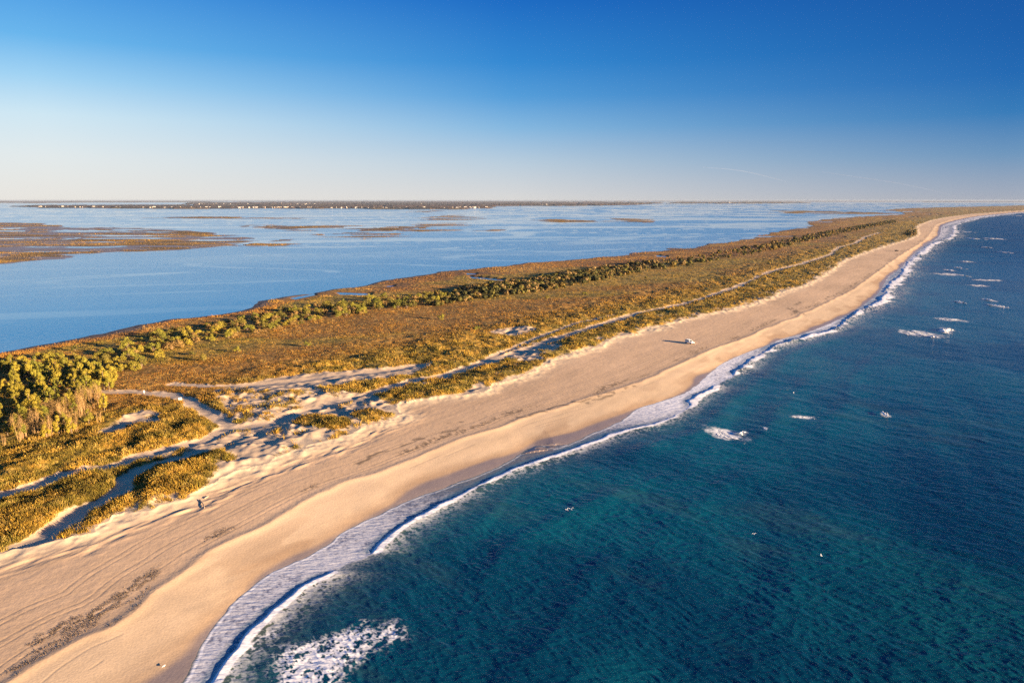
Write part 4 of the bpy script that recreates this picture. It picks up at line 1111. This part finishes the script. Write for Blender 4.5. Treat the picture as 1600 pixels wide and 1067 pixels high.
# ------------------------------------------------------------------ houses on the mainland shore
M_HWALL = [plain("pale_wall", (.66,.62,.56), .8, var=.04), plain("cream_wall", (.70,.62,.50), .8, var=.04), plain("tan_wall", (.48,.38,.29), .8, var=.04)]
M_ROOF = plain("grey_roof", (.22,.21,.21), .8)
M_PANE = plain("window_pane", (.05,.06,.08), .2)
def house_meshes(k, w, d, h, rh):
    a = MB().box(-w / 2, w / 2, -d / 2, d / 2, -1, h)
    r_ = MB().loft([[(-w / 2 - .5, -d / 2 - .5, h + .02), (w / 2 + .5, -d / 2 - .5, h + .02), (w / 2 + .5, d / 2 + .5, h + .02), (-w / 2 - .5, d / 2 + .5, h + .02)], [(-w / 2 + 1, -.3, h + rh), (w / 2 - 1, -.3, h + rh), (w / 2 - 1, .3, h + rh), (-w / 2 + 1, .3, h + rh)]])
    g = MB()
    for fl_ in range(int(h // 3)):
        for q in np.arange(-w / 2 + 1.5, w / 2 - 1, 3.0): g.box(q - .6, q + .6, -d / 2 - .06, -d / 2 + .02, fl_ * 3 + .9, fl_ * 3 + 2.3)
    return a, r_, g
HS = []
for k in range(4):
    w, d, h, rh = [(16, 11, 6.2, 3.5), (24, 12, 6.5, 4), (14, 12, 9.3, 3.5), (34, 13, 9.5, 3)][k]
    parts = []
    for nm, mb, mt in zip(("wall", "roof", "window_row"), house_meshes(k, w, d, h, rh), (M_HWALL[k % 3], M_ROOF, M_PANE)):
        me = bpy.data.meshes.new(nm); me.from_pydata(mb.v, [], mb.f); me.materials.append(mt); parts.append((nm, me))
    HS.append(parts)
r = np.random.default_rng(951)
spots = []
for px_ in list(r.uniform(60, 260, 22)) + list(r.uniform(260, 530, 52)) + list(r.uniform(530, 760, 32)): spots.append((px_, np.interp(px_, [60, 110, 280, 400, 600, 760], [324.6, 325.3, 326.4, 325.9, 326.8, 326.2]) - r.uniform(0.1, 1.0), 0))
for px_ in list(r.uniform(290, 520, 30)) + list(r.uniform(620, 740, 8)): spots.append((px_, r.uniform(318.3, 320.6), 1))
for px_ in list(r.uniform(830, 860, 4)) + list(r.uniform(925, 1005, 13)): spots.append((px_, np.interp(px_, [830, 930, 1005], [321.4, 320.9, 319.6]) - r.uniform(.1, .6), 2))
for px_ in (1139.5, 1141, 1248, 1256): spots.append((px_, 317.2 if px_ < 1200 else 316.3, 3))
HL = ["tiny pale house among trees on the nearer wooded shore", "tiny pale house on the farther shore behind the nearer woods", "tiny white house in the row on the shore right of the woods", "white building alone on the thin far shore"]
HG = ["houses on the nearer wooded shore", "houses on the farther wooded shore", "houses in the row right of the woods", "buildings on the thin far shore"]
for px_, py_, gI in spots:
    x, y = ground(px_, py_); x, y = float(x), float(y)
    e = link(bpy.data.objects.new("shore_house", None)); tall = 1.0
    zz, _ = grid_z(np.array([x]), np.array([y])); sc_ = r.uniform(.4, .72) if gI < 3 else 1.3
    e.location = (x, y, 6.0 if gI < 3 else 4.0); e.rotation_euler = (0, 0, r.normal(0, .5)); e.scale = (sc_, sc_, sc_ * r.uniform(1.0, 1.5))
    tag(e, HL[gI], "house", HG[gI])
    for nm, me in HS[r.integers(0, 4)]: link(bpy.data.objects.new(nm, me), e)

# ------------------------------------------------------------------ contrails, far off and faint
M_TRAIL, nt, b = nmat("ice_trail"); b.inputs["Base Color"].default_value = (.8, .8, .82, 1); b.inputs["Alpha"].default_value = .10; b.inputs["Roughness"].default_value = 1; b.inputs["Specular IOR Level"].default_value = 0
def contrail(pts, label):
    p = np.array(pts, float); az = (p[:, 0] - 800) / F; up = (533.5 - p[:, 1]) / F
    d = np.stack([az, CP + up * SP, -SP + up * CP], 1); d /= np.linalg.norm(d, axis=1, keepdims=True)
    q = smooth_curve(np.array([0, 0, H]) + d * 180000, 8); n = len(q); secs = []
    for i, c_ in enumerate(q):
        w_ = 75 * math.sin(math.pi * (i + .6) / (n + .2)) * random.uniform(.8, 1.2) + 15
        secs.append([(c_[0], c_[1] + w_ * 3 * math.cos(2 * math.pi * k / 8), c_[2] + w_ * math.sin(2 * math.pi * k / 8)) for k in range(8)])
    tag(MB().loft(secs).build("contrail", M_TRAIL, smooth=True), label, "contrail", "contrails over the far horizon")
contrail([(1098, 261.5), (1150, 266), (1190, 274), (1228, 284)], "shorter faint contrail, nearer the middle of the sky above the horizon")
contrail([(1285, 269), (1340, 277), (1400, 286), (1450, 296), (1492, 306)], "longer faint contrail sloping down to the horizon at the far beach")

# ------------------------------------------------------------------ haze
HAZE = True
if HAZE:
    m = bpy.data.materials.new("haze"); m.use_nodes = True; nt = m.node_tree
    nt.nodes.remove(nt.nodes["Principled BSDF"])
    pv = nt.nodes.new("ShaderNodeVolumePrincipled"); pv.inputs["Color"].default_value = (.34,.42,.55,1); pv.inputs["Density"].default_value = 2.0e-5; pv.inputs["Anisotropy"].default_value = 0.0
    nt.links.new(pv.outputs[0], nt.nodes["Material Output"].inputs["Volume"])
    hb = MB().box(-95000, 95000, -600, 190000, -3, 78).build("haze", m); tag(hb, "pale haze over the far water and shore", "haze", None, 'stuff')

# ------------------------------------------------------------------ light
SUN_EL = math.radians(8.3)
SUN_TO = np.array([0.90, -0.44])                        # towards the sun, over the sea behind the camera
sd_ = Vector((SUN_TO[0] * math.cos(SUN_EL), SUN_TO[1] * math.cos(SUN_EL), math.sin(SUN_EL))).normalized()
sl = bpy.data.lights.new("sun", 'SUN'); sl.energy = 5.0; sl.angle = math.radians(0.5); sl.color = (1.0, .73, .46)
so = link(bpy.data.objects.new("sun", sl)); so.rotation_euler = (-sd_).to_track_quat('-Z', 'Y').to_euler()
wd = bpy.data.worlds.new("World"); scene.world = wd; wd.use_nodes = True; nt = wd.node_tree; L = nt.links.new
bg = nt.nodes["Background"]; sky = nt.nodes.new("ShaderNodeTexSky"); sky.sky_type = 'NISHITA'; sky.sun_disc = False
sky.sun_elevation = SUN_EL; sky.sun_rotation = math.atan2(SUN_TO[0], SUN_TO[1]); sky.altitude = 70; sky.air_density = 1.0; sky.dust_density = 0.6; sky.ozone_density = 2.5
EXPO = 2.1
def lin(c): return tuple(((q / 255 + .055) / 1.055) ** 2.4 if q > 10 else q / 255 / 12.92 for q in c)
tc = nt.nodes.new("ShaderNodeTexCoord"); sx = nt.nodes.new("ShaderNodeSeparateXYZ"); L(tc.outputs["Generated"], sx.inputs[0])
def mth(op, a_, b_=None, c_=None):
    n_ = nt.nodes.new("ShaderNodeMath"); n_.operation = op
    for i_, q in enumerate((a_, b_, c_)):
        if q is None: continue
        if isinstance(q, (int, float)): n_.inputs[i_].default_value = q
        else: L(q, n_.inputs[i_])
    return n_.outputs[0]
hl = mth('SQRT', mth('ADD', mth('MULTIPLY', sx.outputs[0], sx.outputs[0]), mth('MULTIPLY', sx.outputs[1], sx.outputs[1])))
side = mth('DIVIDE', sx.outputs[0], mth('MAXIMUM', hl, .001))
el = mth('DIVIDE', mth('ARCSINE', sx.outputs[2]), math.pi / 2)
def ramp(stops):
    n_ = nt.nodes.new("ShaderNodeValToRGB"); L(el, n_.inputs["Fac"]); e_ = n_.color_ramp.elements
    while len(e_) < len(stops): e_.new(.5)
    for q, (p, c) in zip(e_, stops): q.position = p; q.color = (*[v * 2 ** -EXPO for v in lin(c)], 1)
    n_.color_ramp.interpolation = 'B_SPLINE' if False else 'LINEAR'
    return n_.outputs[0]
SKYL = [(0, (234,231,226)), (.7/90, (232,231,228)), (3/90, (226,233,236)), (5.7/90, (206,230,243)), (8/90, (160,210,243)), (10.5/90, (102,180,236)), (15/90, (50,140,222)), (25/90, (18,98,186)), (50/90, (34,104,176)), (1, (48,116,182))]
SKYC = [(0, (220,219,218)), (.7/90, (212,215,219)), (3/90, (184,204,222)), (5.7/90, (130,182,224)), (8/90, (80,156,218)), (10.5/90, (42,134,210)), (15/90, (6,102,194)), (25/90, (3,78,162)), (50/90, (30,98,168)), (1, (48,116,182))]
SKYR = [(0, (168,174,188)), (.7/90, (156,169,190)), (3/90, (106,148,190)), (5.7/90, (40,118,184)), (8/90, (10,100,178)), (10.5/90, (2,90,170)), (15/90, (1,76,158)), (25/90, (1,62,138)), (50/90, (26,90,158)), (1, (48,116,182))]
def mixc(f, a_, b_):
    n_ = nt.nodes.new("ShaderNodeMix"); n_.data_type = 'RGBA'
    if isinstance(f, float): n_.inputs["Factor"].default_value = f
    else: L(f, n_.inputs["Factor"])
    L(a_, n_.inputs["A"]); L(b_, n_.inputs["B"]); return n_.outputs["Result"]
def rng01(v, a_, b_):
    n_ = nt.nodes.new("ShaderNodeMapRange"); n_.inputs["From Min"].default_value = a_; n_.inputs["From Max"].default_value = b_; L(v, n_.inputs["Value"]); return n_.outputs[0]
g_ = mixc(rng01(side, -.55, 0.0), ramp(SKYL), ramp(SKYC)); g_ = mixc(rng01(side, 0.0, .57), g_, ramp(SKYR))
sc_ = nt.nodes.new("ShaderNodeVectorMath"); sc_.operation = 'SCALE'; L(sky.outputs[0], sc_.inputs[0]); sc_.inputs["Scale"].default_value = 0.05
L(mixc(0.95, sc_.outputs[0], g_), bg.inputs["Color"]); bg.inputs["Strength"].default_value = 1.0

# ------------------------------------------------------------------ camera and output
cd = bpy.data.cameras.new("camera"); cd.sensor_width = 36; cd.lens = 36 * F / 1600; cd.clip_start = 1; cd.clip_end = 400000
co = link(bpy.data.objects.new("camera", cd)); co.location = (0, 0, H); co.rotation_euler = (math.pi / 2 - PITCH, 0, 0)
scene.camera = co
scene.view_settings.view_transform = 'Standard'; scene.view_settings.look = 'None'; scene.view_settings.gamma = 1; scene.view_settings.exposure = EXPO
scene.render.engine = 'CYCLES'
cy = scene.cycles; cy.max_bounces = 5; cy.diffuse_bounces = 2; cy.glossy_bounces = 2; cy.transparent_max_bounces = 4; cy.volume_bounces = 0
cy.use_denoising = False; cy.sample_clamp_direct = 1.2; cy.sample_clamp_indirect = 0.8
